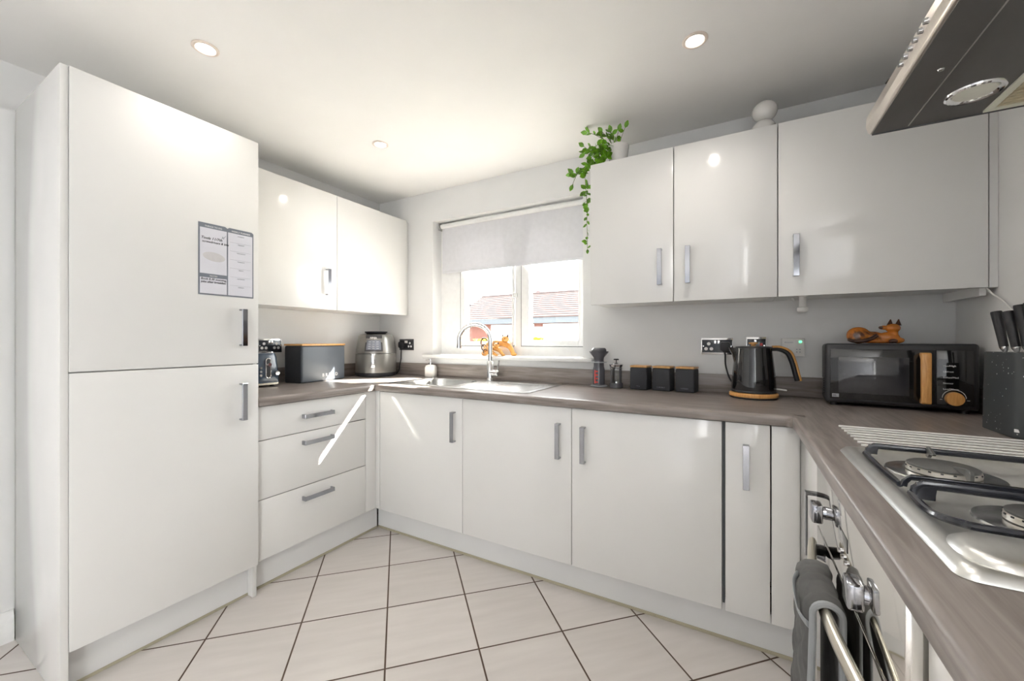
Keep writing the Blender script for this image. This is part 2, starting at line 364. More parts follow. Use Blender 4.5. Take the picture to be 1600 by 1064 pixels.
# ================================================================ setting
struct(part('floor', MB().box(XL-.15, XR+.12, YB-.1, 2.42, -.06, 0), 'floor'))
struct(part('ceiling', MB().box(XL-.15, XR+.12, YB-.1, 2.50, ZC, ZC+.08), 'ceiling'))
WX0, WX1, WZ0, WZ1 = -1.986, -0.815, 1.070, 2.064
b = MB()
b.box(XL-.15, WX0, YW, 2.52, 0, ZC+.02); b.box(WX1, XR+.12, YW, 2.52, 0, ZC+.02)
b.box(WX0, WX1, YW, 2.52, 0, WZ0-.028); b.box(WX0, WX1, YW, 2.52, WZ1, ZC+.02)
struct(part('wall_back', b, 'wall'))
struct(part('wall_left', MB().box(XL-.15, XL, 0.41, YW, 0, ZC+.02).box(XL-.15, XL, YB, 0.41, 2.078, ZC+.02).box(XL-.15, XLs, YB, 0.41, 0, 2.078), 'wall'))
struct(part('wall_right', MB().box(XR, XR+.12, -1.85, YW+.1, 0, ZC+.02).box(XR, XR+.12, YB, -3.15, 0, ZC+.02).box(XR, XR+.12, -3.15, -1.85, 2.1, ZC+.02), 'wall'))
b = MB(); b.box(XL-.15, XR+.12, YB-.1, YB, 0, ZC)
struct(part('wall_rear', b, 'slatewall'))
struct(part('wall_sun_block', MB().box(3.6, 3.8, -8, 3, -.15, 5.6), 'upvc'))  # unseen wall added outside to keep direct sun out of the patio opening
b = MB()
prof = [(0, 0), (.016, 0), (.016, .085), (.013, .098), (.008, .106), (.005, .118), (0, .120)]
b.prism(prof, YB, .406, o=(XLs, 0, 0), ax=X, ay=Z, an=Y)
struct(part('baseboard_left', b, 'upvc'))

# window frame, casements, glass
win = thing('window_1', None, None, (-1.4, 2.43, WZ0), kind='structure')
FY0, FY1 = 2.40, 2.47
b = MB()
b.box(WX0, -1.80, FY0+.012, FY1, WZ0, WZ1); b.box(-.835, WX1, FY0+.012, FY1, WZ0, WZ1)
b.box(-1.80, -.835, FY0+.012, FY1, WZ0, 1.135); b.box(-1.80, -.835, FY0+.012, FY1, WZ1-.06, WZ1)
b.box(-1.335, -1.286, FY0+.012, FY1, 1.135, WZ1-.06)
part('frame', b, 'upvc', win, True)
def casement(x0, x1, wl, wr, wb, zt):
    z0, z1 = 1.138, zt
    b = MB(); b.box(x0, x0+wl, FY0, FY1-.012, z0, z1, .004); b.box(x1-wr, x1, FY0, FY1-.012, z0, z1, .004)
    b.box(x0+wl, x1-wr, FY0, FY1-.012, z0, z0+wb, .004); b.box(x0+wl, x1-wr, FY0, FY1-.012, z1-wb, z1, .004)
    s_ = part('sash', b, 'upvc', win, True)
    g = MB(); t = .004
    g.box(x0-t, x0, FY0+.004, FY0+.02, z0-t, z1); g.box(x0, x1, FY0+.004, FY0+.02, z0-t, z0)
    g.box(x0+wl, x0+wl+t, FY0+.012, FY0+.02, z0+wb, z1-wb); 
    part('gasket', g, 'gasket', s_, True)
    part('pane', MB().box(x0+wl-.003, x1-wr+.003, 2.436, 2.442, z0+wb-.003, z1-wb+.003), 'glass', s_, True)
casement(-1.796, -1.346, .042, .012, .030, 2.0)
casement(-1.284, -.842, .060, .035, .038, 2.0)
b = MB().box(-1.352, -1.318, FY0-.012, FY0+.012, 1.47, 1.50, .003).cyl((-1.335, FY0-.02, 1.485), (-1.335, FY0-.012, 1.485), .008)
part('latch', b, 'upvc', win, True)
# sill
b = MB(); b.box(WX0, WX1, YW-.002, FY0+.01, WZ0-.026, WZ0); b.box(-2.058, -.745, 2.268, YW, WZ0-.026, WZ0, .010, 4)
struct(part('trim_1', b, 'upvc'), 'white window sill board with rounded nose')

# roller blind
bl = thing('roller_blind', 'pale grey roller blind pulled halfway down over the kitchen window', 'blind', (-1.4, 2.385, 2.06))
part('fabric', MB().box(-1.952, -.835, 2.3835, 2.3850, 1.694, 2.028), 'blind', bl, True)
part('hem_bar', MB().box(-1.952, -.835, 2.3815, 2.3865, 1.680, 1.698, .0015), 'blind', bl, True)
part('roller_tube', MB().cyl((-1.955, 2.378, 2.036), (-.832, 2.378, 2.036), .017), 'upvc', bl, True)
for xx in (-1.968, -.824):
    part('bracket', MB().box(xx-.004, xx+.004, 2.355, 2.398, 2.006, WZ1-.0005, .002), 'brushed', bl, True)

# ================================================================ cabinet helpers
def handle(door, c, n, l, length=.162, width=.021, so=.030):
    """chrome bow handle: flat front strip on two returns; c = centre on door face"""
    c, n, l = Vector(c), Vector(n), Vector(l); w = n.cross(l)
    b = MB(); h = length/2
    pr = [(-h, 0), (-h, so), (h, so), (h, 0), (h-.007, 0), (h-.007, so-.0045), (-h+.007, so-.0045), (-h+.007, 0)]
    b.prism(pr, -width/2, width/2, o=c, ax=l, ay=n, an=w, bev=.0008, seg=1)
    return part('handle', b, 'handlechrome', door, True, ang=20)
def door_box(b, axis, a0, a1, z0, z1, face, t=.018):
    if axis == 'X+': b.box(face-t, face, a0, a1, z0, z1, .0015)
    elif axis == 'Y-': b.box(a0, a1, face, face+t, z0, z1, .0015)
    elif axis == 'X-': b.box(face, face+t, a0, a1, z0, z1, .0015)
    return b
def carcass(b, x0, x1, y0, y1, z0, z1):
    b.box(x0, x1, y0, y1, z0, z1); return b

# ---- tall unit
FT = -1.910
t = thing('tall_cabinet', 'tall gloss white fridge freezer cabinet with two doors and a memo board stuck on', 'cabinet', (-2.2, .72, 0))
part('carcass', MB().box(XL+.002, FT-.022, .428, 1.006, .15, 2.078), 'carcass', t, True)
part('side_panel', MB().box(-2.468, FT-.006, .408, .4275, 0.001, 2.078, .001), 'gloss', t, True)
part('side_panel', MB().box(XL+.002, FT-.018, 1.007, 1.0245, 0.001, 2.078, .001), 'carcass', t, True)
d = part('door', door_box(MB(), 'X+', .4285, 1.0225, 1.0705, 2.078, FT), 'gloss', t, True); handle(d, (FT, .952, 1.232), X, Z)
d = part('door', door_box(MB(), 'X+', .4285, 1.0225, .150, 1.0665, FT), 'gloss', t, True); handle(d, (FT, .952, .906), X, Z)
part('plinth', MB().box(-1.985, -1.969, .428, 1.0065, .008, .149), 'plinth', t, True)
part('seal_strip', MB().box(-1.969, -1.966, .428, 1.0065, .001, .012), 'seal', t, True)

# ---- drawer unit (left run)
FL = -1.930
t = thing('drawer_unit', 'gloss white base unit of three drawers beside the tall cabinet', 'drawers', (-2.2, 1.34, .15))
part('carcass', MB().box(XL+.002, FL-.020, 1.027, 1.645, .151, .868), 'carcass', t, True)
for (z0, z1, zh) in ((.710, .866, .789), (.434, .706, .655), (.152, .430, .372)):
    d = part('drawer_front', door_box(MB(), 'X+', 1.030, 1.644, z0, z1, FL), 'gloss', t, True); handle(d, (FL, 1.330, zh), X, Y, .170)
o = tag(part('corner_post', MB().box(FL-.018, FL, 1.646, 1.737, .151, .868, .001).box(FL, -1.896, 1.720, 1.737, .151, .868, .001), 'gloss'), 'narrow white corner post where left and window base units meet', 'filler panel')
# ---- back run base units
FB = 1.720
def base_unit(x0, x1, label, hx=None, drawer=False, gap=.0015, name='base_cabinet', hz=.7125):
    t = thing(name, label, 'cabinet' if name == 'base_cabinet' else 'dishwasher', ((x0+x1)/2, 2.0, .15))
    part('carcass', MB().box(x0+.001, x1-.001, FB+.020, YW-.002, .151, .868), 'carcass', t, True)
    d = part('door', door_box(MB(), 'Y-', x0+gap, x1-gap, .150, .866, FB), 'gloss', t, True)
    if hx is not None: handle(d, (hx, FB, hz), -Y, Z)
    return t
# sink units are hollow: build them as side panels + floor so the bowls fit
def sink_unit(x0, x1, label, hx):
    t = thing('base_cabinet', label, 'cabinet', ((x0+x1)/2, 2.0, .15))
    b = MB(); b.box(x0+.001, x0+.018, FB+.02, YW-.002, .151, .868); b.box(x1-.018, x1-.001, FB+.02, YW-.002, .151, .868); b.box(x0+.018, x1-.018, FB+.02, YW-.002, .151, .168)
    part('carcass', b, 'carcass', t, True)
    d = part('door', door_box(MB(), 'Y-', x0+.0015, x1-.0015, .150, .866, FB), 'gloss', t, True); handle(d, (hx, FB, .7125), -Y, Z)
sink_unit(-1.893, -1.274, 'gloss white base cabinet in the left corner under the sink bowls', -1.328)
sink_unit(-1.274, -.660, 'gloss white base cabinet under the sink drainer, handle at its right edge', -.722)
base_unit(-.660, -.052, 'wide gloss white base cabinet front with handle at its top left, below the canisters', -.602, hz=.709)
tn = base_unit(-.043, .103, 'narrow gloss white pull out base cabinet with central handle below the kettle', .026, hz=.709)
part('filler_panel', MB().box(.106, .190, FB, FB+.018, .150, .866, .0015), 'gloss', tn, True)
part('gap_shade_strip', MB().box(-.0515, -.0435, FB+.012, FB+.6-.02, .172, .866), 'gasket', tn, True)  # dark strip put in to stand for the shade in the door gap
# ---- plinths
def plinth(name, bx, label, sx):
    t = thing(name, label, 'plinth', ((bx[0]+bx[1])/2, (bx[2]+bx[3])/2, 0))
    part('board', MB().box(*bx, .008, .149), 'plinth', t, True)
    part('seal_strip', MB().box(*sx, .001, .013), 'seal', t, True)
plinth('plinth', (-1.990, -1.974, 1.026, 1.770), 'white plinth board under the three drawer unit', (-1.974, -1.970, 1.026, 1.770))
plinth('plinth', (-1.974, .232, 1.782, 1.798), 'long white plinth board under the window side base units', (-1.974, .232, 1.778, 1.782))
plinth('plinth', (.236, .252, -.9, 1.776), 'white plinth board under the oven side units', (.232, .236, -.9, 1.776))
# ---- right run
FR_ = .190
t = thing('base_cabinet', 'narrow gloss white corner cabinet left of the oven with chrome bow handle', 'cabinet', (.45, 1.48, .15))
part('carcass', MB().box(FR_+.02, XR-.002, 1.250, 1.715, .151, .868), 'carcass', t, True)
d = part('door', door_box(MB(), 'X-', 1.252, 1.716, .150, .866, FR_), 'gloss', t, True); handle(d, (FR_, 1.352, .676), -X, Z, .172)
t = thing('base_cabinet', 'gloss white base cabinet on the near side of the oven, bottom right corner', 'cabinet', (.45, .2, .15))
part('carcass', MB().box(FR_+.02, XR-.002, -.9, .636, .151, .868), 'carcass', t, True)
part('door', door_box(MB(), 'X-', .04, .634, .150, .866, FR_), 'gloss', t, True)
part('door', door_box(MB(), 'X-', -.9, .036, .150, .866, FR_), 'gloss', t, True)

# ---- worktop (continuous, U shaped)
ZT, ZB = .910, .871
wt = MB()
EL, EB, ER = -1.905, 1.697, .165
EL = -1.908
n_ = .040
prof = [(n_, ZT), (.012, ZT), (.007, ZT-.0015), (.003, ZT-.005), (.0008, ZT-.010), (0, ZT-.018), (0, ZB+.008), (.0012, ZB+.003), (.005, ZB), (n_, ZB)]
path = [((EL, 1.0255), (-1, 0)), ((EL, EB), (-1, 1)), ((ER-.018, EB), (.414, 1)), ((ER, EB-.018), (1, .414)), ((ER, -.9), (1, 0))]
rings = []
for (px_, py_), (dx, dy) in path:
    rings.append([wt.bm.verts.new((px_+dx*q, py_+dy*q, z)) for q, z in prof])
for i, (A, B) in enumerate(zip(rings, rings[1:])):
    for k in range(len(prof)-1):
        f = wt.bm.faces.new((A[k], A[k+1], B[k+1], B[k])); f.material_index = 1 if i in (0, 3) else 0
wt.mi = 1; wt.bm.faces.new(list(reversed(rings[0]))).material_index = 1
SX0, SX1, SY0, SY1 = -1.845, -.960, 1.812, 2.215   # sink cut out
HX0, HX1, HY0, HY1 = .255, .700, .665, 1.205       # hob cut out
yb = EB+n_
wt.mi = 1
wt.box(XL+.001, EL-n_, 1.0255, yb, ZB, ZT)
wt.mi = 0
for r in ((XL+.001, SX0, yb, YW-.001), (SX0, SX1, yb, SY0), (SX0, SX1, SY1, YW-.001), (SX1, ER+n_, yb, YW-.001)): wt.box(r[0], r[1], r[2], r[3], ZB, ZT)
wt.mi = 1
for r in ((ER+n_, XR-.001, HY1, YW-.001), (ER+n_, HX0, HY0, HY1), (HX1, XR-.001, HY0, HY1), (ER+n_, XR-.001, -.9, HY0)): wt.box(r[0], r[1], r[2], r[3], ZB, ZT)
o = part('worktop', wt, ['top_x', 'top_y']); tag(o, 'grey brown wood effect laminate worktop running round three walls', 'worktop')
# upstands
tag(part('upstand', MB().box(XL+.019, XR-.001, YW-.019, YW-.001, ZT+.0005, 1.003, .002), 'top_x'), 'wood effect upstand along the window wall behind the sink and kettle', 'upstand')
tag(part('upstand', MB().box(XL+.001, XL+.0185, 1.0265, YW-.001, ZT+.0005, 1.003, .002), 'top_y'), 'wood effect upstand along the left wall behind the bread bin', 'upstand')
tag(part('upstand', MB().box(XR-.019, XR-.001, -.9, YW-.0195, ZT+.0005, 1.003, .002), 'top_y'), 'wood effect upstand along the right wall behind hob and knife block', 'upstand')

# ---- wall cabinets
t = thing('wall_cabinet', 'gloss white wall cabinet with two doors left of the window', 'cabinet', (-2.4, 1.7, 1.37))
part('carcass', MB().box(XL+.002, -2.242, 1.027, 2.284, 1.374, 2.095), 'carcass', t, True)
d = part('door', door_box(MB(), 'X+', 1.029, 1.669, 1.368, 2.096, -2.222), 'gloss', t, True); handle(d, (-2.222, 1.598, 1.536), X, Z)
part('door', door_box(MB(), 'X+', 1.672, 2.284, 1.368, 2.096, -2.222), 'gloss', t, True)
part('filler', MB().box(XL+.002, -2.236, 2.286, YW-.002, 1.376, 2.09), 'carcass', t, True)
def wall_unit(x0, x1, label, hx, extra=None):
    t = thing('wall_cabinet', label, 'cabinet', ((x0+x1)/2, 2.15, 1.36))
    b = MB().box(x0+.001, x1-.001, 2.021, YW-.002, 1.366, 2.080)
    part('carcass', b, 'carcass', t, True)
    d = part('door', door_box(MB(), 'Y-', x0+.002, x1-.002, 1.358, 2.081, 2.000), 'gloss', t, True); handle(d, (hx, 2.0, 1.522), -Y, Z, .170)
    return t
wall_unit(-.666, -.262, 'gloss white wall cabinet right of the window, under the trailing plant', -.322)
wall_unit(-.262, .145, 'middle gloss white wall cabinet above the kettle sockets', -.200)
t = wall_unit(.145, .751, 'wide gloss white wall cabinet above the microwave', .206)
part('scribe_strip', MB().box(.753, XR-.001, 2.006, YW-.002, 1.358, 2.081), 'carcass', t, True)
part('pelmet', MB().box(.735, .7525, 2.024, 2.31, 1.332, 1.3655), 'carcass', t, True)
# pipe stub under wall cabinet
tag(part('pipe_stub', MB().lathe([(.016, 0), (.020, .004), (.020, .018), (.013, .022), (.013, .065), (.017, .068)], (.243, 2.12, 1.298)).cyl((.215, 2.14, 1.352), (.205, 2.14, 1.362), .005), 'white'), 'small white pipe end poking out under the wide wall cabinet', 'pipe')

# ================================================================ lights in the ceiling
def downlight(x, y, label, power=5.0):
    t = thing('ceiling_downlight', label, 'ceiling light', (x, y, ZC), group='recessed ceiling downlights')
    b = MB().lathe([(.030, -.0005), (.044, -.0005), (.044, -.003), (.040, -.006), (.033, -.006), (.030, -.003)], seg=40, ring=True)
    part('rim', b, 'lamprim', t)
    part('lens', MB().lathe([(0, -.0015), (.0315, -.0015), (.0315, -.0005), (0, -.0005)], seg=32), 'lamp', t)
    ld = bpy.data.lights.new('bulb_light', 'SPOT'); ld.energy = power; ld.color = (1.0, .94, .87); ld.spot_size = math.radians(140); ld.spot_blend = 1.0; ld.shadow_soft_size = .03
    lo = bpy.data.objects.new('bulb_light', ld); COL.objects.link(lo); lo.parent = t; lo.location = (0, 0, -.02)
downlight(-1.767, .753, 'round recessed downlight in the ceiling near the tall cabinet', 2.6)
downlight(-1.769, 1.611, 'round recessed downlight in the ceiling, the smallest, nearest the left wall cabinet')
downlight(-.139, 1.626, 'round recessed downlight in the ceiling above the right wall cabinets')
downlight(-.139, .753, 'round recessed downlight overhead outside the top of the view')
downlight(-.139, -.35, 'unseen fill downlight added behind the viewpoint, right row', 10.0)  # extra lamp out of view, added to fill the room with light
downlight(-.95, -1.6, 'unseen fill downlight added far behind the viewpoint')  # also an added lamp, never in view, for more fill light

# ================================================================ sink
t = thing('kitchen_sink', 'stainless steel inset sink with round cornered bowl and ribbed drainer', 'sink', (-1.40, 2.0, ZT))
bx0, bx1, by0, by1 = -1.835, -1.445, 1.822, 2.175
def rrect(x0, x1, y0, y1, r, n=6):
    p = []
    for (cx_, cy_, a) in ((x1-r, y1-r, 0), (x0+r, y1-r, 90), (x0+r, y0+r, 180), (x1-r, y0+r, 270)):
        for k in range(n+1):
            q = math.radians(a + 90*k/n); p.append((cx_+r*math.cos(q), cy_+r*math.sin(q)))
    return p
def loft(b, loops, close=False):
    R = [[b.bm.verts.new(Vector((*p, z))) for p in lp] for lp, z in loops]; n = len(R[0])
    for A, B in zip(R, R[1:]):
        for k in range(n): b.bm.faces.new((A[k], A[(k+1) % n], B[(k+1) % n], B[k])).material_index = b.mi
    return R
# bowl
b = MB()
R = loft(b, [(rrect(bx0-.012, bx1+.012, by0-.012, by1+.012, .10), ZT+.0045), (rrect(bx0, bx1, by0, by1, .095), ZT+.003), (rrect(bx0+.004, bx1-.004, by0+.004, by1-.004, .09), ZT-.01),
             (rrect(bx0+.012, bx1-.012, by0+.012, by1-.012, .085), ZT-.12), (rrect(bx0+.03, bx1-.03, by0+.03, by1-.03, .075), ZT-.145)])
b.bm.faces.new(R[-1])
part('bowl', b, 'steel', t, True)
part('drain', MB().lathe([(.04, 0), (.04, .003), (.03, .004), (.025, .001), (0, .001)], (-1.64, 2.0, ZT-.1455)), 'chrome', t, True)
# deck around bowl: outer rounded rect to bowl rim -> strips
b = MB()
ox0, ox1, oy0, oy1 = -1.895, -.912, 1.776, 2.258
R = loft(b, [(rrect(ox0, ox1, oy0, oy1, .035, 6), ZT+.0006), (rrect(ox0+.001, ox1-.001, oy0+.001, oy1-.001, .034, 6), ZT+.0035), (rrect(ox0+.012, ox1-.012, oy0+.012, oy1-.012, .028, 6), ZT+.005)])
outer = R[-1]
inner = [b.bm.verts.new((*p, ZT+.0045)) for p in rrect(bx0-.012, bx1+.012, by0-.012, by1+.012, .10)]
# drainer recess ring
dx0, dx1, dy0, dy1 = -1.375, -.955, 1.825, 2.150
dr = [b.bm.verts.new((*p, ZT+.0045)) for p in rrect(dx0, dx1, dy0, dy1, .02)]
es = []
for lp in (outer, inner, dr):
    for k in range(len(lp)):
        a, c = lp[k], lp[(k+1) % len(lp)]
        e_ = b.bm.edges.get((a, c)) or b.bm.edges.new((a, c)); es.append(e_)
bmesh.ops.triangle_fill(b.bm, edges=es, use_beauty=True)
part('deck', b, 'steel', t, True, ang=30)
b = MB(); N = 44
rows = []
for i in range(N+1):
    y = dy0 + (dy1-dy0)*i/N
    hgt = ZT+.0005+.0032*(0.5+0.5*math.cos(2*PI*i/(N/11))) if 0 < i < N else ZT+.0045
    rows.append([b.bm.verts.new((xx, y, ZT+.0045 if kx in (0, 5) else hgt)) for kx, xx in enumerate((dx0, dx0+.02, dx0+.15, dx1-.15, dx1-.02, dx1))])
for A, B in zip(rows, rows[1:]):
    for k in range(5): b.bm.faces.new((A[k], A[k+1], B[k+1], B[k]))
part('drainer', b, 'steel', t, True, ang=60)

# ---- tap
t = thing('mixer_tap', 'tall chrome swan neck mixer tap behind the sink', 'tap', (-1.418, 2.222, ZT+.005))
part('base', MB().lathe([(.027, 0), (.027, .004), (.0245, .010), (.0235, .02), (.0235, .118), (.0195, .124), (.0135, .127)]), 'chrome', t)
part('cartridge_body', MB().cyl((.012, -.002, .048), (.062, -.012, .048), .022, .022).ball((.062, -.012, .048), .022, (.5, 1, 1)), 'chrome', t)
part('lever', MB().tube([(.060, -.012, .055), (.066, -.013, .085), (.072, -.014, .120), (.074, -.014, .132)], [.008, .0065, .0055, .006], 10), 'chrome', t)
pts = [(0, 0, .12), (0, 0, .18), (0, 0, .262)]
dxy = Vector((-.86, -.51, 0)).normalized(); Rr = .103
for k in range(1, 17):
    a = PI*k/16; q = dxy*(Rr-Rr*math.cos(a)); pts.append((q.x, q.y, .262+Rr*math.sin(a)))
q = dxy*2*Rr; pts.append((q.x, q.y, .225))
part('spout', MB().tube(pts, .0145, 16), 'chrome', t)
part('aerator', MB().cyl((q.x, q.y, .226), (q.x, q.y, .210), 0.0155, .0155, 16), 'chrome', t)

# ================================================================ sockets and controls
def plate(name, label, cat, o, n, w, h, face, parts=True, group=None):
    """wall plate; o centre on wall, n outward, local u to the right seen from the room"""
    rz = math.atan2(n[1], n[0]) + PI/2
    return thing(name, label, cat, o, rz, group)
# local frame: x right (seen facing it), -y outward, z up
def double_socket(loc, n, face, label, ring, insert, plugged=None, w=.146, h=.086, dots=True, fused=False):
    t = plate('wall_socket', label, 'socket', loc, n, w, h, face)
    part('face_plate', MB().box(-w/2, w/2, -.007, -.0005, -h/2, h/2, .002), face, t)
    if ring != face or insert: part('insert', MB().box(-w/2+.004, w/2-.004, -.0082, -.0068, -h/2+.010, h/2-.010, .0006), insert, t)
    for sx in (-.038, .038) if not fused else (): 
        if plugged == sx: continue
        pins = MB()
        for (x, z, ww, hh) in ((sx, .012, .010, .014), (sx-.0115, -.014, .016, .010), (sx+.0115, -.014, .016, .010)):
            pins.lathe([(0, 0), (.0085, 0), (.0085, .0008), (0, .0008)], (0, 0, 0), 16)
        pins.bm.clear()
        for (x, z) in ((sx, .012), (sx-.0125, -.014), (sx+.0125, -.014)):
            pins.cyl((x, -.0082, z), (x, -.0092, z), .0085, .0085, 16)
        part('pin_surround', pins, 'print', t)
    for sx in ((-.008, .008) if not fused else (-.004,)):
        part('switch', MB().box(sx-.0055, sx+.0055, -.0115, -.008, .012, .030, .001), 'chrome' if face == 'chrome' else 'white', t)
    for sx in (-w/2+.010, w/2-.010):
        part('screw', MB().cyl((sx, -.0078, 0), (sx, -.0095, 0), .0035, .0035, 12), 'brushed', t)
    return t
s1 = double_socket((-.094, YW, 1.146), (0, -1, 0), 'chrome', 'chrome double socket left of the kettle with a black plug in it', 'chrome', 'socketdark', plugged=.038)
s2 = double_socket((.079, YW, 1.150), (0, -1, 0), 'chrome', 'smaller chrome fused switch plate behind the kettle lid', 'chrome', 'socketdark', w=.086, fused=True)
part('indicator', MB().box(.014, .026, -.0095, -.008, .0, .012, .0006), 'red', s2)
s3 = double_socket((-2.249, YW, 1.143), (0, -1, 0), 'greyplastic', 'black double socket on the wall beside the air fryer', 'g', 'blackmatte', plugged=-.038)
s4 = double_socket((XL, 1.432, 1.143), (1, 0, 0), 'chrome', 'chrome double socket on the left wall above the toaster', 'chrome', 'socketdark')
def plug(loc, rz, label, pts):
    t = thing('power_plug', label, 'plug', loc, rz)
    part('plug_body', MB().prism([(-.024, .014), (-.018, .024), (.018, .024), (.024, .014), (.024, -.016), (.010, -.026), (-.010, -.026), (-.024, -.016)], -.034, -.0095, bev=.003), 'blackmatte', t)
    part('cable', MB().tube(pts, .0038, 8), 'blackmatte', t, True)
def smooth(P, n=8):
    P = [Vector(p) for p in P]; out = []
    for i in range(len(P)-1):
        p0, p1, p2, p3 = P[max(i-1, 0)], P[i], P[i+1], P[min(i+2, len(P)-1)]
        for k in range(n):
            t_ = k/n; out.append(.5*((2*p1)+(-p0+p2)*t_+(2*p0-5*p1+4*p2-p3)*t_**2+(-p0+3*p1-3*p2+p3)*t_**3))
    out.append(P[-1]); return out
plug((-.056, YW, 1.143), 0, 'black plug and cord of the kettle in the chrome socket', smooth([(-.056, 2.293, 1.119), (-.056, 2.292, 1.09), (-.054, 2.288, 1.05), (-.040, 2.282, .995), (-.018, 2.278, .955), (.0, 2.274, .925), (.018, 2.270, .9145)]))
plug((-2.287, YW, 1.141), 0, 'black plug and cord of the air fryer in the black socket', smooth([(-2.287, 2.293, 1.117), (-2.287, 2.29, 1.08), (-2.285, 2.286, 1.03), (-2.292, 2.280, .985), (-2.300, 2.284, .955), (-2.315, 2.284, .93), (-2.335, 2.284, .9145)]))
t = plate('wall_control', 'square white wall control with a small green light above the microwave side', 'control', (.226, YW, 1.143), (0, -1, 0), .09, .085, 'white')
part('casing', MB().box(-.045, .045, -.024, -.0005, -.043, .043, .003), 'white', t)
part('light', MB().cyl((.028, -.024, .026), (.028, -.0255, .026), .006, .006, 14), 'green_led', t)
b = MB(); text_bm('drayton', .011, (-.034, -.0243, .020), X, Z, mb=b)
part('marking', b, 'greyprint', t); b = MB()
for (x, z) in ((.012, -.012), (.024, -.012), (.024, -.024), (.012, -.024)): b.box(x, x+.005, -.0246, -.0241, z, z+.004)
part('key_mark', b, 'greyprint', t)
# white cord under the wall cabinet
tag(part('hanging_cord', MB().tube(smooth([(.752, 2.020, 1.357), (.758, 2.0, 1.335), (.764, 1.97, 1.315), (.766, 1.94, 1.295), (.768, 1.90, 1.262), (.769, 1.885, 1.235), (.770, 1.875, 1.12), (.7705, 1.87, 1.012)]), .003, 8), 'white'), 'thin white cord hanging from the wide wall cabinet down the right wall', 'cord')

# ================================================================ memo board
t = thing('memo_board', 'grey framed magnetic weekly memo board with pen notes on the upper tall door', 'memo board', (FT, .894, 1.512), PI/2)
# local: x -> +Y world, -y -> +X world (outward)
bw, bh = .212, .296
poly = [(-bw/2, -bh/2), (bw/2, -bh/2), (bw/2, bh/2-.006), (bw/2-.008, bh/2), (.008, bh/2), (0, bh/2-.006), (-.008, bh/2), (-bw/2, bh/2)]
part('backing', MB().prism(poly, -.002, -.0003), 'boardgrey', t)
b = MB(); b.box(-bw/2+.005, -.0025, -.0026, -.0018, -.060, bh/2-.020); b.box(-bw/2+.005, -.0025, -.0026, -.0018, -bh/2+.006, -.076); b.box(.0025, bw/2-.005, -.0026, -.0018, -bh/2+.006, bh/2-.020)
part('writing_panel', b, 'boardwhite', t)
for tx, hx_, hz_ in (('THINGS TO DO', -.052, bh/2-.015), ('WEEKLY PLANNER', .054, bh/2-.015), ('NOTES', -.052, -.0715)): part('heading', text_bm(tx, .009, (hx_, -.0024, hz_), X, Z, align='CENTER'), 'print', t)
b = MB(); z = bh/2-.030
for k, dname in enumerate(('MONDAY', 'TUESDAY', 'WEDNESDAY', 'THURSDAY', 'FRIDAY', 'SATURDAY', 'SUNDAY')):
    zz = bh/2-.028-k*.0372
    text_bm(dname, .0060, (.054, -.0030, zz-.004), X, Z, mb=b, align='CENTER')
    if k: b.box(.010, bw/2-.012, -.0031, -.0026, zz+.0045, zz+.0052)
part('day_row', b, 'greyprint', t)
b = MB()
text_bm('Tools 11/7th', .015, (-.098, -.0030, .082), X, Z, mb=b, shear=.25, offset=.0001)
text_bm('screwdrivers & bits', .0125, (-.094, -.0030, .068), X, Z, mb=b, shear=.25, offset=.0001)
text_bm('Book 8.30 morning,', .0118, (-.098, -.0030, -.086), X, Z, mb=b, shear=.2, offset=.0001)
text_bm('jobs after breakfast', .0118, (-.098, -.0030, -.098), X, Z, mb=b, shear=.2, offset=.0001)
part('handwriting', b, 'ink', t)
b = MB(); text_bm('x', .022, (-.024, -.0030, .094), X, Z, mb=b, shear=.3); b.tube([(-.020, -.003, .1), (-.015, -.003, .094), (-.006, -.003, .110)], .0007, 6)
part('tick_mark', b, 'greyprint', t)
b = MB(); b.ball((-.050, -.0027, .012), .036, (1.15, .006, .52), Matrix.Rotation(.1, 3, 'Y')); part('smudge', b, 'smudge', t)

# ================================================================ counter things, left run
# bread bin
a = math.atan2(1.852-1.503, -2.381+2.328)   # direction of its front face
t = thing('bread_bin', 'slate grey lidded bread bin with faint lettering on the left worktop', 'bread bin', (-2.328, 1.503, ZT), a)
# local: x along the front (towards the window), +y is away from room? rotate: front normal = -y
bwid, bdep, bht = .353, .150, .232
part('body', MB().box(0, bwid, .0, bdep, 0.001, bht, .010, 3), 'binfront', t)
part('side_band', MB().box(-.0012, .0005, .012, bdep-.012, .002, bht-.003), 'charcoal', t)
part('lid', MB().box(-.002, bwid+.002, -.002, bdep+.002, bht, bht+.012, .003), 'bamboo', t)
b = MB(); text_bm('BREAD', .030, (.155, -.0006, .030), X, Z, mb=b, spacing=1.65); part('lettering', b, 'print', t)
# toaster
t = thing('toaster', 'midnight blue four slice toaster with chrome top, half hidden by the tall cabinet', 'toaster', (-2.332, 1.050, ZT), PI/2)
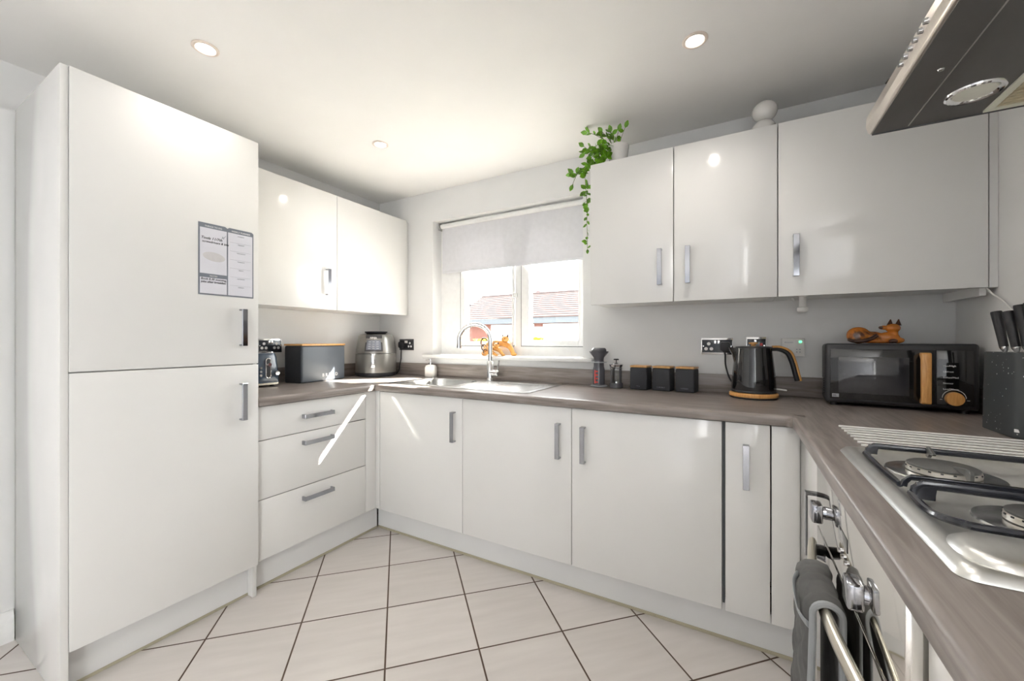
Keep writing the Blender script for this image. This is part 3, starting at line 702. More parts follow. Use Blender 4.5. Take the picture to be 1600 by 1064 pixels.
# local x -> +Y, local -y -> +X ; front face at y=0
L_, D_, H_ = .325, .170, .190
b = MB()
R = loft(b, [(rrect(0, L_, 0, D_, .025), .022), (rrect(.001, L_-.001, 0, D_, .028), .06), (rrect(.008, L_-.010, .006, D_-.006, .03), .17), (rrect(.012, L_-.016, .012, D_-.012, .03), .192)])
b.bm.faces.new(R[-1]); b.bm.faces.new(list(reversed(R[0])))
part('body', b, 'navy', t, ang=50)
part('base_band', MB().prism(rrect(-.001, L_+.001, -.001, D_+.001, .026), .012, .023, ay=Y, an=Z), 'satinbar', t)
part('top_plate', MB().prism(rrect(.016, L_-.020, .016, D_-.016, .025), .192, .200, ay=Y, an=Z, bev=.002), 'chrome', t)
b = MB()
for sx in (.03, .175): b.box(sx, sx+.115, .045, .070, .2002, .2012); b.box(sx, sx+.115, .10, .125, .2002, .2012)
part('bread_slot', b, 'blackmatte', t)
for (fx, fy) in ((.03, .03), (L_-.035, .03), (.03, D_-.03), (L_-.035, D_-.03)): part('foot', MB().cyl((fx, fy, .0005), (fx, fy, .013), .011), 'blackmatte', t)
xl = .252
pts = [(xl+.013*math.cos(q), -.0015, .150+.013*math.sin(q)) for q in [PI*k/8 for k in range(9)]]+[(xl+.013*math.cos(q), -.0015, .064+.013*math.sin(q)) for q in [PI+PI*k/8 for k in range(9)]]
part('lever_surround', MB().tube(pts, .0028, 8, closed=True), 'chrome', t)
part('lever_slot', MB().prism([(x_, z_) for x_, _, z_ in pts], -.0012, .004), 'blackmatte', t)
part('lever', MB().cyl((xl, -.018, .127), (xl, .0, .127), .010, .010, 20), 'chrome', t)
for k in range(3): part('button', MB().cyl((.211, -.004, .110-.021*k), (.211, .003, .110-.021*k), .0072, .0072, 18), 'chrome', t)
part('browning_dial', MB().cyl((.296, -.018, .078), (.296, .004, .078), .012, .014, 22), 'chrome', t)
b = MB()
for k in range(9): b.box(.006+.021*k, .009+.021*k, -.0008, .002, .03, .165)
part('rib', b, 'navy', t)
# air fryer
t = thing('air_fryer', 'gunmetal grey round air fryer in the corner beside the black socket', 'air fryer', (-2.382, 2.128, ZT), math.radians(41))
# local -y faces the camera
part('foot_ring', MB().lathe([(.128, .001), (.146, .006), (.149, .022), (.147, .030)], seg=48), 'blackmatte', t)
part('body', MB().lathe([(.147, .030), (.1475, .06), (.1440, .165), (.1435, .168)], seg=56), 'gunmetal', t)
part('upper_body', MB().lathe([(.1440, .171), (.1400, .21), (.131, .27), (.124, .298), (.116, .308), (.088, .312)], seg=56), 'gunmetal', t)
part('top_vent', MB().lathe([(.06, .310), (.068, .314), (.082, .328), (.082, .333), (.066, .332), (.060, .322), (0, .322)], seg=40), 'blackmatte', t)
def arc_shell(b, r0, r1, z0, z1, a0, a1, th=.004, n=10, rows=4):
    g = []
    for j in range(rows+1):
        z = z0+(z1-z0)*j/rows; r = r0+(r1-r0)*j/rows
        g.append([(b.bm.verts.new(((r)*math.sin(a0+(a1-a0)*i/n), -(r)*math.cos(a0+(a1-a0)*i/n), z)), b.bm.verts.new(((r+th)*math.sin(a0+(a1-a0)*i/n), -(r+th)*math.cos(a0+(a1-a0)*i/n), z))) for i in range(n+1)])
    for j in range(rows):
        for i in range(n):
            b.bm.faces.new((g[j][i][1], g[j][i+1][1], g[j+1][i+1][1], g[j+1][i][1]))
            b.bm.faces.new((g[j][i][0], g[j+1][i][0], g[j+1][i+1][0], g[j][i+1][0]))
    for j in range(rows):
        for i in (0, n): b.bm.faces.new((g[j][i][0], g[j][i][1], g[j+1][i][1], g[j+1][i][0]))
    for i in range(n):
        for j in (0, rows): b.bm.faces.new((g[j][i][0], g[j][i+1][0], g[j][i+1][1], g[j][i][1]))
    return b
part('control_surround', arc_shell(MB(), .1425, .120, .186, .306, -.45, .45, .0035), 'greyplastic', t)
p_ = part('control_panel', arc_shell(MB(), .1450, .1305, .197, .268, -.36, .36, .0035), 'panelgrey', t)
b = MB()
for r_ in range(4):
    for c_ in range(3):
        th_ = (-.2+.2*c_); z_ = .207+.016*r_; rr_ = .1485-(z_-.197)*.205
        b.obox((rr_*math.sin(th_), -rr_*math.cos(th_), z_), (math.cos(th_), math.sin(th_), 0), (math.sin(th_), -math.cos(th_), 0), Z, .016, .003, .0065)
part('key_row', b, 'greyprint', p_)
b = MB(); text_bm('NINJA', .017, (0, -.1420, .278), X, Vector((0, .2, 1)), mb=b, align='CENTER', offset=.0006)
part('lettering', b, 'print', t)
b = MB(); b.obox((0, -.166, .120), X, Y, Z, .030, .012, .105, .005, 3); b.obox((0, -.155, .167), X, Y, Z, .034, .030, .012, .004); b.obox((0, -.152, .074), X, Y, Z, .028, .022, .012, .004)
part('drawer_handle', b, 'chrome', t)

# soap dispenser
t = thing('soap_dispenser', 'white ceramic soap dispenser with chrome pump left of the sink', 'soap dispenser', (-1.942, 2.238, ZT), .2)
b = MB(); R = loft(b, [(rrect(-.036, .036, -.026, .026, .012), .001), (rrect(-.040, .040, -.030, .030, .015), .006), (rrect(-.040, .040, -.030, .030, .018), .070), (rrect(-.034, .034, -.025, .025, .018), .085), (rrect(-.016, .016, -.014, .014, .010), .091)]); b.bm.faces.new(R[-1]); b.bm.faces.new(list(reversed(R[0])))
part('bottle', b, 'ceramic', t, ang=50)
part('pump', MB().lathe([(.015, .091), (.015, .103), (.006, .105), (.006, .122), (.010, .123), (.010, .132), (0, .133)]), 'chrome', t)
part('nozzle', MB().tube([(0, 0, .128), (-.014, -.012, .129), (-.028, -.024, .123)], [.006, .005, .004], 10), 'chrome', t)

# ================================================================ sill cats
def arch_cat(cx, half, ht, r, label, withhead=True, y=2.355):
    t = thing('carved_cat', label, 'ornament', (cx, y, WZ0), 0, group='nested carved cats on the window sill')
    b = MB()
    P = []
    for k in range(15):
        a = PI - PI*k/14; P.append((half*math.cos(a), 0, .25*ht + (ht*.75-r)*math.sin(a)**.8 if 0 < k < 14 else r*.9))
    P[0] = (-half, 0, r*.8); P[-1] = (half+.012, 0, r*.8)
    rad = [r*.8]+[r*.85, r*1.0, r*1.15, r*1.25, r*1.2, r*1.1, r*1.0, r*1.0, r*1.05, r*1.05, r, r*.9, r*.8]+[r*.75]
    b.tube(P, rad, 14)
    for sgn in (-1,): b.ball((-half-.002, -.006, r*.7), r*.9, (1.2, .9, .8)); b.ball((half+.018, -.004, r*.6), r*.75, (1.5, .9, .8))
    bb = blob(b, .0035, 3)
    part('body', bb, 'carvedlight', t, ang=80)
    hx = half*.62; hz = ht+r*.35
    hb = MB(); hb.ball((hx, -.018, hz), r*1.35, (1.05, .9, .85)); hb.ball((hx+.003, -.018-r*1.0, hz-r*.3), r*.6, (1, .8, .7))
    part('head', blob(hb, .0030, 2), 'carvedlight', t, ang=80)
    for s_ in (-1, 1): part('ear', MB().tube([(hx+s_*r*.8, -.018, hz+r*.6), (hx+s_*r*1.15, -.018, hz+r*1.65)], [r*.5, r*.08], 10), 'carvedark', t)
    for s_ in (-1, 1): part('eye', MB().ball((hx+s_*r*.5, -.018-r*1.12, hz+r*.15), r*.17), 'carvedark', t)
    q = [(-half*.93, 0, ht*.62)]
    for k in range(9):
        a = -PI*.3 - 2*PI*.8*k/8; q.append((-half*1.05+r*1.4*math.cos(a), .0, ht*.86+r*1.4*math.sin(a)))
    part('tail', MB().tube(smooth(q, 3), r*.30, 8), 'carvedark', t)
arch_cat(-1.440, .108, .108, .020, 'largest orange carved wooden cat arched on the window sill behind the tap')
arch_cat(-1.455, .066, .066, .0145, 'middle carved wooden cat standing under the largest one on the sill', y=2.308)
arch_cat(-1.460, .036, .034, .011, 'smallest carved wooden cat under the arch of the others on the sill', y=2.283)

# ================================================================ coffee things and canisters
t = thing('coffee_plunger', 'smoky grey coffee press tube with red print on the worktop near the window', 'coffee maker', (-.693, 2.238, ZT))
part('filter_cap', MB().lathe([(.034, .001), (.047, .004), (.047, .010), (.030, .014)]), 'smokebase', t)
part('chamber', MB().lathe([(.033, .012), (.0335, .10), (.029, .118), (.0285, .150)], seg=36), 'smoke', t)
part('flange', MB().lathe([(.0285, .138), (.046, .139), (.046, .142), (.0285, .143)], ring=True), 'smokebase', t)
part('funnel', MB().lathe([(.027, .150), (.030, .168), (.053, .196), (.056, .203), (.052, .203), (.027, .168), (.024, .150)], ring=True), 'smoke', t)
part('plunger_top', MB().lathe([(.042, .200), (.044, .205), (.043, .214), (.036, .222), (0, .224)], seg=10), 'smoke', t)
b = MB()
b.obox((-.012, -.0325, .060), X, Y, Z, .006, .004, .075)
for k in range(4): b.obox((-.003, -.0338, .030+.020*k), X, Y, Z, .017, .003, .007)
part('print_mark', b, 'red', t)
t = thing('cafetiere', 'small glass cafetiere with chrome frame beside the grey coffee press', 'cafetiere', (-.592, 2.232, ZT), .1)
part('base', MB().lathe([(.033, .001), (.036, .004), (.036, .026), (.033, .030)]), 'smoke', t)
part('glass_beaker', MB().lathe([(.030, .030), (.031, .035), (.031, .125), (.033, .130), (.0315, .130), (.0295, .125), (.0295, .035)], seg=32, ring=True), 'glass', t)
part('coffee_press_filter', MB().lathe([(.029, .030), (.029, .040), (0, .041)]), 'brushed', t)
b = MB()
for k in range(4):
    a = PI/4+PI/2*k; b.obox((.033*math.cos(a), .033*math.sin(a), .072), (math.cos(a), math.sin(a), 0), (-math.sin(a), math.cos(a), 0), Z, .002, .008, .095)
b.tube([(.0335*math.cos(2*PI*k/24), .0335*math.sin(2*PI*k/24), .110) for k in range(24)], .0022, 6, closed=True)
part('frame', b, 'chrome', t)
part('lid', MB().lathe([(.034, .118), (.038, .128), (.039, .132), (.030, .138), (.006, .141), (0, .141)]), 'chrome', t)
part('plunger', MB().cyl((0, 0, .138), (0, 0, .156), .0025).lathe([(0, .156), (.014, .156), (.015, .160), (.012, .163), (0, .163)]), 'blackmatte', t)
part('handle', MB().tube(smooth([(-.004, -.034, .112), (-.004, -.060, .110), (-.004, -.066, .085), (-.004, -.060, .045), (-.004, -.040, .035)], 5), .0065, 8, flat=(1, .8)), 'blackmatte', t)
can = None
for i, (x, y, lab) in enumerate(((-.461, 2.245, 'left black square canister with bamboo lid, next to the cafetiere'), (-.345, 2.246, 'middle one of three black square canisters with bamboo lids'), (-.229, 2.243, 'right black square canister with bamboo lid, nearest the kettle'))):
    if i == 0:
        t = thing('storage_canister', lab, 'canister', (x, y, ZT), -.16, 'three black kitchen canisters')
        part('body', MB().box(-.046, .046, -.040, .040, .001, .119, .006, 3), 'charcoal', t)
        part('lid', MB().box(-.0465, .0465, -.0405, .0405, .1195, .130, .0035), 'bamboo', t)
        can = t
    else:
        t = copy_tree(can); t.location = (x, y, ZT); t['label'] = lab
        t.rotation_euler = (0, 0, -.14-.03*i)
    bb = MB(); text_bm(('TEA', 'COFFEE', 'SUGAR')[i], .0095, (.0, -.0402, .016), X, Z, mb=bb, align='CENTER', spacing=1.4)
    FR[t] = Matrix.Identity(4); part('lettering', bb, 'boardgrey', t)

# kettle
KX, KY = .062, 2.165
t = thing('electric_kettle', 'gloss black kettle with wooden handle and wooden base ring on the worktop', 'kettle', (KX, KY, ZT), math.radians(8))
part('power_base', MB().lathe([(.092, .001), (.096, .004), (.096, .008)], seg=48), 'blackmatte', t)
part('base_ring', MB().lathe([(.096, .008), (.099, .011), (.099, .022), (.095, .026), (.080, .027)], seg=48), 'beech', t)
part('skirt', MB().lathe([(.080, .027), (.091, .029), (.091, .036), (.089, .038)], seg=48), 'blackmatte', t)
part('body', MB().lathe([(.089, .038), (.0905, .05), (.0865, .11), (.080, .17), (.0745, .222), (.074, .230)], seg=64), 'blackgloss', t)
# spout
b = MB(); sp = []
for z, r, out in ((.165, .0805, .0), (.200, .0765, .012), (.232, .0735, .030)):
    ring = []
    for k in range(9):
        a = PI + (-.42+.84*k/8); bump = out*math.cos((k-4)/4*PI/2)
        ring.append(b.bm.verts.new(((r+bump)*math.cos(a), (r+bump)*math.sin(a), z)))
    sp.append(ring)
cen = [b.bm.verts.new((-.05, 0, z)) for z in (.165, .200, .232)]
for A, B in zip(sp, sp[1:]):
    for k in range(8): b.bm.faces.new((A[k], A[k+1], B[k+1], B[k]))
b.bm.faces.new(sp[-1]+[cen[-1]]); b.bm.faces.new(list(reversed(sp[0]+[cen[0]])))
for i in (0, 1):
    b.bm.faces.new((sp[i][0], sp[i+1][0], cen[i+1], cen[i])); b.bm.faces.new((sp[i][8], cen[i], cen[i+1], sp[i+1][8]))
part('spout', b, 'blackgloss', t, ang=60)
part('lid', MB().lathe([(.074, .230), (.072, .236), (.05, .239), (0, .240)], seg=48), 'blackmatte', t)
part('lid_knob', MB().lathe([(.010, .240), (.010, .247), (.018, .249), (.019, .256), (0, .257)]), 'beech', t)
hp = smooth([(.066, 0, .226), (.100, 0, .226), (.134, 0, .208), (.152, 0, .165), (.164, 0, .115), (.172, 0, .085)], 6)
part('handle', MB().tube(hp, [.013]*len(hp), 14, flat=(.8, 1.1)), 'blackmatte', t)
hp2 = [Vector(p)+Vector((.0085+.002*min(1, i/8), 0, .0085*(1-i/len(hp)))) for i, p in enumerate(hp)]
part('handle_trim', MB().tube(hp2, [.0095]*len(hp2), 12, flat=(.75, 1.35)), 'beech', t)
part('switch', MB().obox((.105, -.03, .045), (1, -.25, -.1), Y, Z, .038, .012, .006, .002), 'white', t)

# microwave
t = thing('microwave', 'black microwave with wooden door handle and wooden dial in the right corner', 'microwave', (.314, 2.083, ZT), math.radians(-5.0))
MW, MD, MH = .430, .170, .252
part('casing', MB().box(0, MW, .012, MD, .012, MH, .016, 4), 'blackmatte', t)
part('front_frame', MB().box(-.001, MW+.001, -.012, .013, .013, MH+.001, .012, 4), 'blackmatte', t)
part('door', MB().box(.016, .318, -.016, -.010, .030, MH-.022, .002), 'blackgloss', t)
part('door_window', MB().box(.042, .250, -.0172, -.0155, .055, MH-.052, .0008), 'smokeglass', t)
part('control_panel', MB().box(.321, .415, -.0155, -.010, .030, MH-.022, .002), 'blackgloss', t)
for fx in (.03, MW-.03):
    for fy in (.02, MD-.03): part('foot', MB().cyl((fx, fy, .0005), (fx, fy, .014), .012), 'blackmatte', t)
b = MB(); prf = [(0, 0), (0, .028), (.004, .034), (.184, .034), (.188, .028), (.188, 0), (.176, 0), (.174, .012), (.165, .020), (.023, .020), (.014, .012), (.012, 0)]
b.prism([(x_, y_) for x_, y_ in prf], .276, .303, o=(0, -.016, .032), ax=Z, ay=-Y, an=X, bev=.003, seg=3)
part('door_handle', b, 'beech', t)
part('dial', MB().cyl((.366, -.032, .055), (.366, -.0155, .055), .0235, .0245, 32), 'beech', t)
b = MB(); b.tube([(.366+.030*math.cos(PI*k/14), -.0162, .057+.030*math.sin(PI*k/14)) for k in range(15)], .0009, 6); b.box(.330, .336, -.0165, -.0155, .050, .0512); b.box(.397, .405, -.0165, -.0155, .050, .0512)
for k, s_ in enumerate(('Max/High', 'Defrost', 'Soften/Med', 'Simmer', 'Low/Warm')): text_bm(s_, .0085, (.338, -.0165, .170-.021*k), X, Z, mb=b)
part('marking', b, 'print', t)
b = MB(); b.box(.022, .044, -.0172, -.0160, .036, .050, .0005); part('badge', b, 'smokebase', t)
b = MB(); text_bm('20L', .009, (.0235, -.0178, .040), X, Z, mb=b); part('badge_mark', b, 'ink', t)
b = MB()
for k in range(7): b.obox((-.0006, .075, .045+.010*k), Y, X, Z, .07, .003, .004)
part('vent', b, 'blackgloss', t)
# carved cat lying on the microwave
t = thing('carved_cat', 'orange and dark brown carved wooden cat lying on top of the microwave', 'ornament', (.497, 2.150, ZT+MH+.0008), -.05)
b = MB()
b.ball((-.062, 0, .034), .033, (1.2, 1.0, 1.05)); b.ball((-.020, 0, .026), .026, (1.5, .95, .9)); b.ball((.030, 0, .024), .025, (1.45, 1.0, .92))
b.ball((.055, -.012, .013), .014, (1.6, 1, .9)); b.ball((-.060, -.024, .014), .016, (1.8, .7, .85)); b.ball((.060, .012, .013), .014, (1.5, 1, .9)); b.ball((0, 0, .008), .010, (6.5, 2.2, .75))
part('body', blob(b, .003, 5), 'carved', t, ang=80)
b = MB(); b.ball((.042, -.008, .062), .021, (1.15, 1, .85)); b.ball((.014, -.014, .064), .011, (1.3, 1, .8)); b.cyl((.045, -.002, .03), (.042, -.006, .06), .016, .016)
part('head', blob(b, .003, 3), 'carved', t, ang=80)
for ex in (.034, .058): part('ear', MB().tube([(ex, -.006, .072), (ex+.002, -.006, .097)], [.011, .0015], 10), 'carvedark', t)
part('muzzle', MB().ball((.007, -.016, .064), .0085, (1.2, 1, .8)), 'carvedark', t)
part('tail', MB().tube(smooth([(-.092, -.010, .016), (-.080, -.032, .010), (-.050, -.040, .012), (-.024, -.036, .022), (-.008, -.028, .034)], 5), [.0075]*20+[.004], 10), 'carvedark', t)
part('paw', MB().ball((.040, -.026, .010), .010, (1.4, 1, .9)), 'carvedark', t)

# knife block
t = thing('knife_block', 'black white-flecked knife block on the worktop by the right wall', 'knife block', (.7045, 1.665, ZT))
poly = [(-.058, .098), (.056, .098), (.056, -.092), (.0, -.105), (-.040, -.080), (-.058, -.050)]
b = MB(); lo = [b.bm.verts.new((x, y, .001)) for x, y in poly]; hi = [b.bm.verts.new((x+.0, y-.012+.0, .232)) for x, y in poly]
for i in range(len(poly)): b.bm.faces.new((lo[i], lo[(i+1) % 6], hi[(i+1) % 6], hi[i]))
b.bm.faces.new(list(reversed(lo))); b.bm.faces.new(hi); bmesh.ops.bevel(b.bm, geom=list(b.bm.edges), offset=.002, segments=2, affect='EDGES')
part('block', b, 'speckle', t)
b = MB(); b.obox((-.0495, -.064, .022), (.58, -.81, 0), (.81, .58, 0), Z, .018, .0015, .009, .002)
part('badge', b, 'print', t)
k0 = None
for i, (dx, dy, hl, tilt) in enumerate(((-.040, .052, .118, .13), (-.032, .014, .116, .13), (-.020, -.008, .132, .10), (-.014, -.036, .136, .08), (.020, -.066, .130, .05))):
    labs = ('knife with black handle, farthest along the block', 'short black handled knife second along the block', 'taller black handled knife third along the block', 'black handled knife cut off by the picture edge', 'black handled knife at the near end of the block, beyond the picture edge')
    k = thing('kitchen_knife', labs[i], 'knife', (.716+dx, 1.665+dy, ZT+.2325), 0, 'knives in the speckled block')
    top = Vector((-.012, tilt*.12, hl))
    part('bolster', MB().tube([(0, 0, -.03), (0, 0, 0.0), tuple(top*.10), tuple(top*.12)], [.004, .006, .0115, .0115], 14, flat=(.75, 1.1)), 'chrome', k)
    part('handle', MB().tube([tuple(top*.12), tuple(top*.3), tuple(top*.65), tuple(top*.97), tuple(top)], [.0108, .0110, .0122, .0135, .0125], 16, flat=(.85, 1.15)), 'blackmatte', k)

# ================================================================ plant and ornament on the wall cabinets
t = thing('trailing_plant', 'green trailing leafy plant in a white pot on top of the wall cabinet', 'plant', (-.548, 2.105, 2.0815))
part('pot', MB().lathe([(.034, 0), (.040, .004), (.054, .10), (.055, .112), (.050, .114), (.048, .104), (0, .100)], seg=40), 'ceramic', t)
fol = MB(); stm = MB()
def leaf(p, d, size, roll=0.0):
    d = Vector(d).normalized(); s_ = d.cross(Vector((math.sin(roll), math.cos(roll), .35))).normalized(); nn = s_.cross(d)
    L1 = [(-.0, 0, 0), (.28, .26, -.02), (.58, .30, -.03), (.85, .14, -.01), (1.0, 0, .0)]
    c = [fol.bm.verts.new(Vector(p)+(d*u_+nn*(.05*math.sin(u_*PI)))*size) for u_ in (0, .28, .58, .85, 1.0)]
    a_ = [fol.bm.verts.new(Vector(p)+(d*u_+s_*v_+nn*(.10*v_))*size) for u_, v_, w_ in L1[1:4]]
    b_ = [fol.bm.verts.new(Vector(p)+(d*u_-s_*v_+nn*(.10*v_))*size) for u_, v_, w_ in L1[1:4]]
    for q in (a_, b_):
        fol.bm.faces.new((c[0], c[1], q[0])); fol.bm.faces.new((c[1], c[2], q[1], q[0])); fol.bm.faces.new((c[2], c[3], q[2], q[1])); fol.bm.faces.new((c[3], c[4], q[2]))
def spray(P, n, size, spread=.02):
    S = smooth(P, 6); stm.tube(S, .0012, 5)
    for k in range(n):
        i = int((k+.5)/n*(len(S)-1)); p = S[i]; dirn = (S[min(i+1, len(S)-1)]-S[max(i-1, 0)]).normalized()
        sd_ = Vector((random.uniform(-1, 1), random.uniform(-.8, .3), random.uniform(-.9, .8))).normalized()
        leaf(p, dirn*.45+sd_, size*random.uniform(.75, 1.15), random.uniform(0, 3))
    leaf(S[-1], S[-1]-S[-2], size)
o3 = Vector((-.548, 2.105, 2.0815))
W = lambda x, y, z: Vector((x, y, z))-o3
for P, n_l in (
    ([(-.575, 2.09, 2.19), (-.61, 2.06, 2.225), (-.66, 2.03, 2.255), (-.685, 2.02, 2.262)], 7),
    ([(-.57, 2.09, 2.19), (-.59, 2.06, 2.23), (-.615, 2.05, 2.262)], 5),
    ([(-.56, 2.09, 2.19), (-.565, 2.06, 2.225), (-.57, 2.05, 2.250)], 5),
    ([(-.54, 2.09, 2.19), (-.52, 2.06, 2.215), (-.497, 2.04, 2.248)], 2),
    ([(-.54, 2.09, 2.19), (-.545, 2.06, 2.208), (-.53, 2.04, 2.240)], 1),
    ([(-.58, 2.08, 2.19), (-.62, 2.05, 2.20), (-.66, 2.03, 2.185), (-.70, 2.02, 2.16)], 9),
    ([(-.58, 2.08, 2.19), (-.62, 2.05, 2.18), (-.65, 2.03, 2.15), (-.665, 2.02, 2.13)], 10),
    ([(-.58, 2.08, 2.18), (-.605, 2.04, 2.17), (-.62, 2.02, 2.14), (-.625, 2.015, 2.10)], 12),
    ([(-.58, 2.08, 2.18), (-.64, 2.05, 2.15), (-.675, 2.03, 2.17), (-.705, 2.02, 2.195)], 8),
    ([(-.59, 2.06, 2.14), (-.60, 2.04, 2.12), (-.64, 2.03, 2.100), (-.672, 2.03, 2.095)], 14),
    ([(-.58, 2.05, 2.15), (-.59, 2.03, 2.12), (-.61, 2.02, 2.100)], 10),
    ([(-.65, 2.05, 2.11), (-.685, 2.03, 2.10), (-.700, 2.02, 2.06), (-.698, 2.02, 2.00), (-.692, 2.02, 1.94), (-.690, 2.02, 1.88)], 24),
    ([(-.68, 2.03, 2.10), (-.72, 2.02, 2.08), (-.745, 2.01, 2.045), (-.765, 2.01, 2.005)], 7),
    ([(-.69, 2.03, 2.08), (-.725, 2.02, 2.065), (-.765, 2.01, 2.06)], 4),
    ([(-.692, 2.02, 1.90), (-.688, 2.02, 1.86), (-.690, 2.02, 1.80), (-.688, 2.02, 1.72), (-.687, 2.02, 1.655)], 10)):
    spray([W(*q) for q in P], int(n_l*1.5), .038 if P[0][2] > 2 else .027)
part('foliage', fol, 'leaf', t, ang=25); part('stem', stm, 'stem', t)
t = thing('round_ornament', 'white ornament of two stacked rounded balls on top of the middle wall cabinet', 'ornament', (.100, 2.12, 2.0815))
part('base_ball', MB().lathe([(.026, 0), (.042, .008), (.048, .030), (.046, .052), (.036, .070), (.020, .078)], seg=36), 'ceramic', t)
part('top_ball', MB().ball((.004, -.004, .118), .047, (1.05, 1, .98), u=32, v=20), 'ceramic', t)

# ================================================================ hob
t = thing('gas_hob', 'stainless steel gas hob with black pan supports set in the worktop', 'hob', (.465, .93, ZT))
hx0, hx1, hy0, hy1 = .213, .722, .630, 1.238
b = MB()
R = loft(b, [(rrect(hx0, hx1, hy0, hy1, .018), ZT+.0008), (rrect(hx0+.001, hx1-.001, hy0+.001, hy1-.001, .018), ZT+.004), (rrect(hx0+.008, hx1-.008, hy0+.008, hy1-.008, .016), ZT+.0125),
             (rrect(hx0+.026, hx1-.022, hy0+.022, hy1-.018, .014), ZT+.0135), (rrect(hx0+.034, hx1-.030, hy0+.030, hy1-.024, .012), ZT+.0055)])
b.bm.faces.new(R[-1])
part('body', b, 'hobsteel', t, True, ang=50)
b = MB(); R = loft(b, [(rrect(hx0+.012, hx1-.02, hy0+.008, hy0+.112, .045, 8), ZT+.006), (rrect(hx0+.015, hx1-.022, hy0+.011, hy0+.110, .042, 8), ZT+.0165), (rrect(hx0+.026, hx1-.030, hy0+.022, hy0+.100, .034, 8), ZT+.0235)]); b.bm.faces.new(R[-1])
part('control_zone', b, 'hobsteel', t, True, ang=50)
for kx in (.40, .48, .56, .64): part('knob', MB().cyl((kx, hy0+.062, ZT+.0235), (kx, hy0+.062, ZT+.045), .019, .017, 28), 'chrome', t, True)
BC = [(.345, 1.085, .052), (.600, 1.080, .036), (.376, .846, .043), (.600, .850, .048)]
for (cx_, cy_, r_) in BC:
    dsh = part('burner_dish', MB().lathe([(r_+.032, 0), (r_+.030, .0022), (r_+.012, .0030), (0, .003)], (cx_, cy_, ZT+.0055), 40), 'steel', t, True)
    bu = part('burner', MB().lathe([(r_*.85, .001), (r_, .002), (r_, .010), (r_*.95, .0112), (0, .0112)], (cx_, cy_, ZT+.008), 40), 'burnerrim', t, True)
    part('burner_cap', MB().lathe([(r_*.96, 0), (r_*.97, .003), (r_*.90, .0048), (0, .005)], (cx_, cy_, ZT+.0192), 40), 'burnercap', bu, True)
    b = MB()
    for k in range(20):
        a = 2*PI*k/20; b.obox((cx_+r_*math.cos(a), cy_+r_*math.sin(a), ZT+.0172), (math.cos(a), math.sin(a), 0), (-math.sin(a), math.cos(a), 0), Z, .002, .004, .0022)
    part('flame_port', b, 'blackmatte', bu, True)
def pan_support(y0, y1, curved):
    zt_ = ZT+.034; b = MB(); x0, x1 = .245, .700
    rr = .0048
    if not curved:
        lp = [(x0, y1-.01), (x0+.01, y1), (x1-.01, y1), (x1, y1-.01), (x1, y0+.01), (x1-.01, y0), (x0+.01, y0), (x0, y0+.01)]
        P = [(x, y, zt_) for x, y in lp]
        # outer bars: far and near at height, left low rail
        b.tube([(x0+.004, y1, ZT+.014), (x0+.006, y1, zt_-.008), (x0+.014, y1, zt_), (x1, y1, zt_)], rr*1.2, 8, flat=(1.1, .8))
        b.tube([(x0+.004, y0, ZT+.014), (x0+.006, y0, zt_-.012), (x0+.014, y0, zt_-.004), (x1, y0, zt_-.004)], rr, 8, flat=(1.1, .8))
        b.tube([(x0, y1, ZT+.016), (x0-.002, (y0+y1)/2, ZT+.0155), (x0, y0, ZT+.016)], rr*1.05, 8)
        b.tube([(x1, y1, zt_), (x1, y0, zt_-.004)], rr, 8)
        b.prism([(0, -.020), (.018, -.020), (.018, -.008), (.026, 0), (.004, 0)], -.004, .004, o=(x0+.002, y1, zt_+.002), ax=X, ay=Z, an=Y, bev=.001)
        cs = BC[:2]
    else:
        b.tube([(x0+.004, y1, ZT+.014), (x0+.006, y1, zt_-.008), (x0+.014, y1, zt_), (x1, y1, zt_)], rr*1.2, 8, flat=(1.3, .8))
        b.tube(smooth([(x0, y1, ZT+.017), (x0-.003, .82, ZT+.016), (x0+.002, .785, ZT+.018), (x0+.018, .762, ZT+.020), (x0+.045, .753, ZT+.021), (x0+.2, y0-.002, ZT+.022), (x1-.05, y0, ZT+.024), (x1, y0+.03, ZT+.03), (x1, y1, zt_)], 5), rr*1.15, 8)
        b.prism([(0, -.026), (.026, -.026), (.026, -.008), (.032, 0), (.004, 0)], -.004, .004, o=(x0+.002, y1, zt_+.002), ax=X, ay=Z, an=Y, bev=.001)
        cs = BC[2:]
    o1 = part('pan_support', b, 'blackenamel', t, True)
    for (cx_, cy_, r_) in cs:
        for ang in ((PI/2, -PI/2) if cx_ < .45 else (PI/2, PI, -PI/2)):
            d_ = Vector((math.cos(ang), math.sin(ang), 0)); s_ = Vector((-d_.y, d_.x, 0))
            reach = {0: .11, 1: .0}.get(0)
            outer_ = (y1-cy_) if abs(ang-PI/2) < .1 else ((cy_-y0) if abs(ang+PI/2) < .1 else .108)
            if abs(ang-PI) < .1 and cx_ < .45: outer_ = cx_-x0
            lo_ = min(outer_, .112)
            b = MB(); b.prism([(max(.034, lo_-.062), zt_+.001), (lo_-.012, zt_+.009), (lo_-.002, zt_+.010), (lo_+.003, zt_+.003), (lo_+.001, zt_-.012), (lo_-.010, zt_-.012), (lo_-.016, zt_-.002), (max(.034, lo_-.062)+.004, zt_-.003)], -.0028, .0028, o=(cx_, cy_, 0), ax=d_, ay=Z, an=s_, bev=.0012)
            part('prong', b, 'burnercap', o1, True)
pan_support(.935, 1.155, False)
pan_support(.752, .885, True)
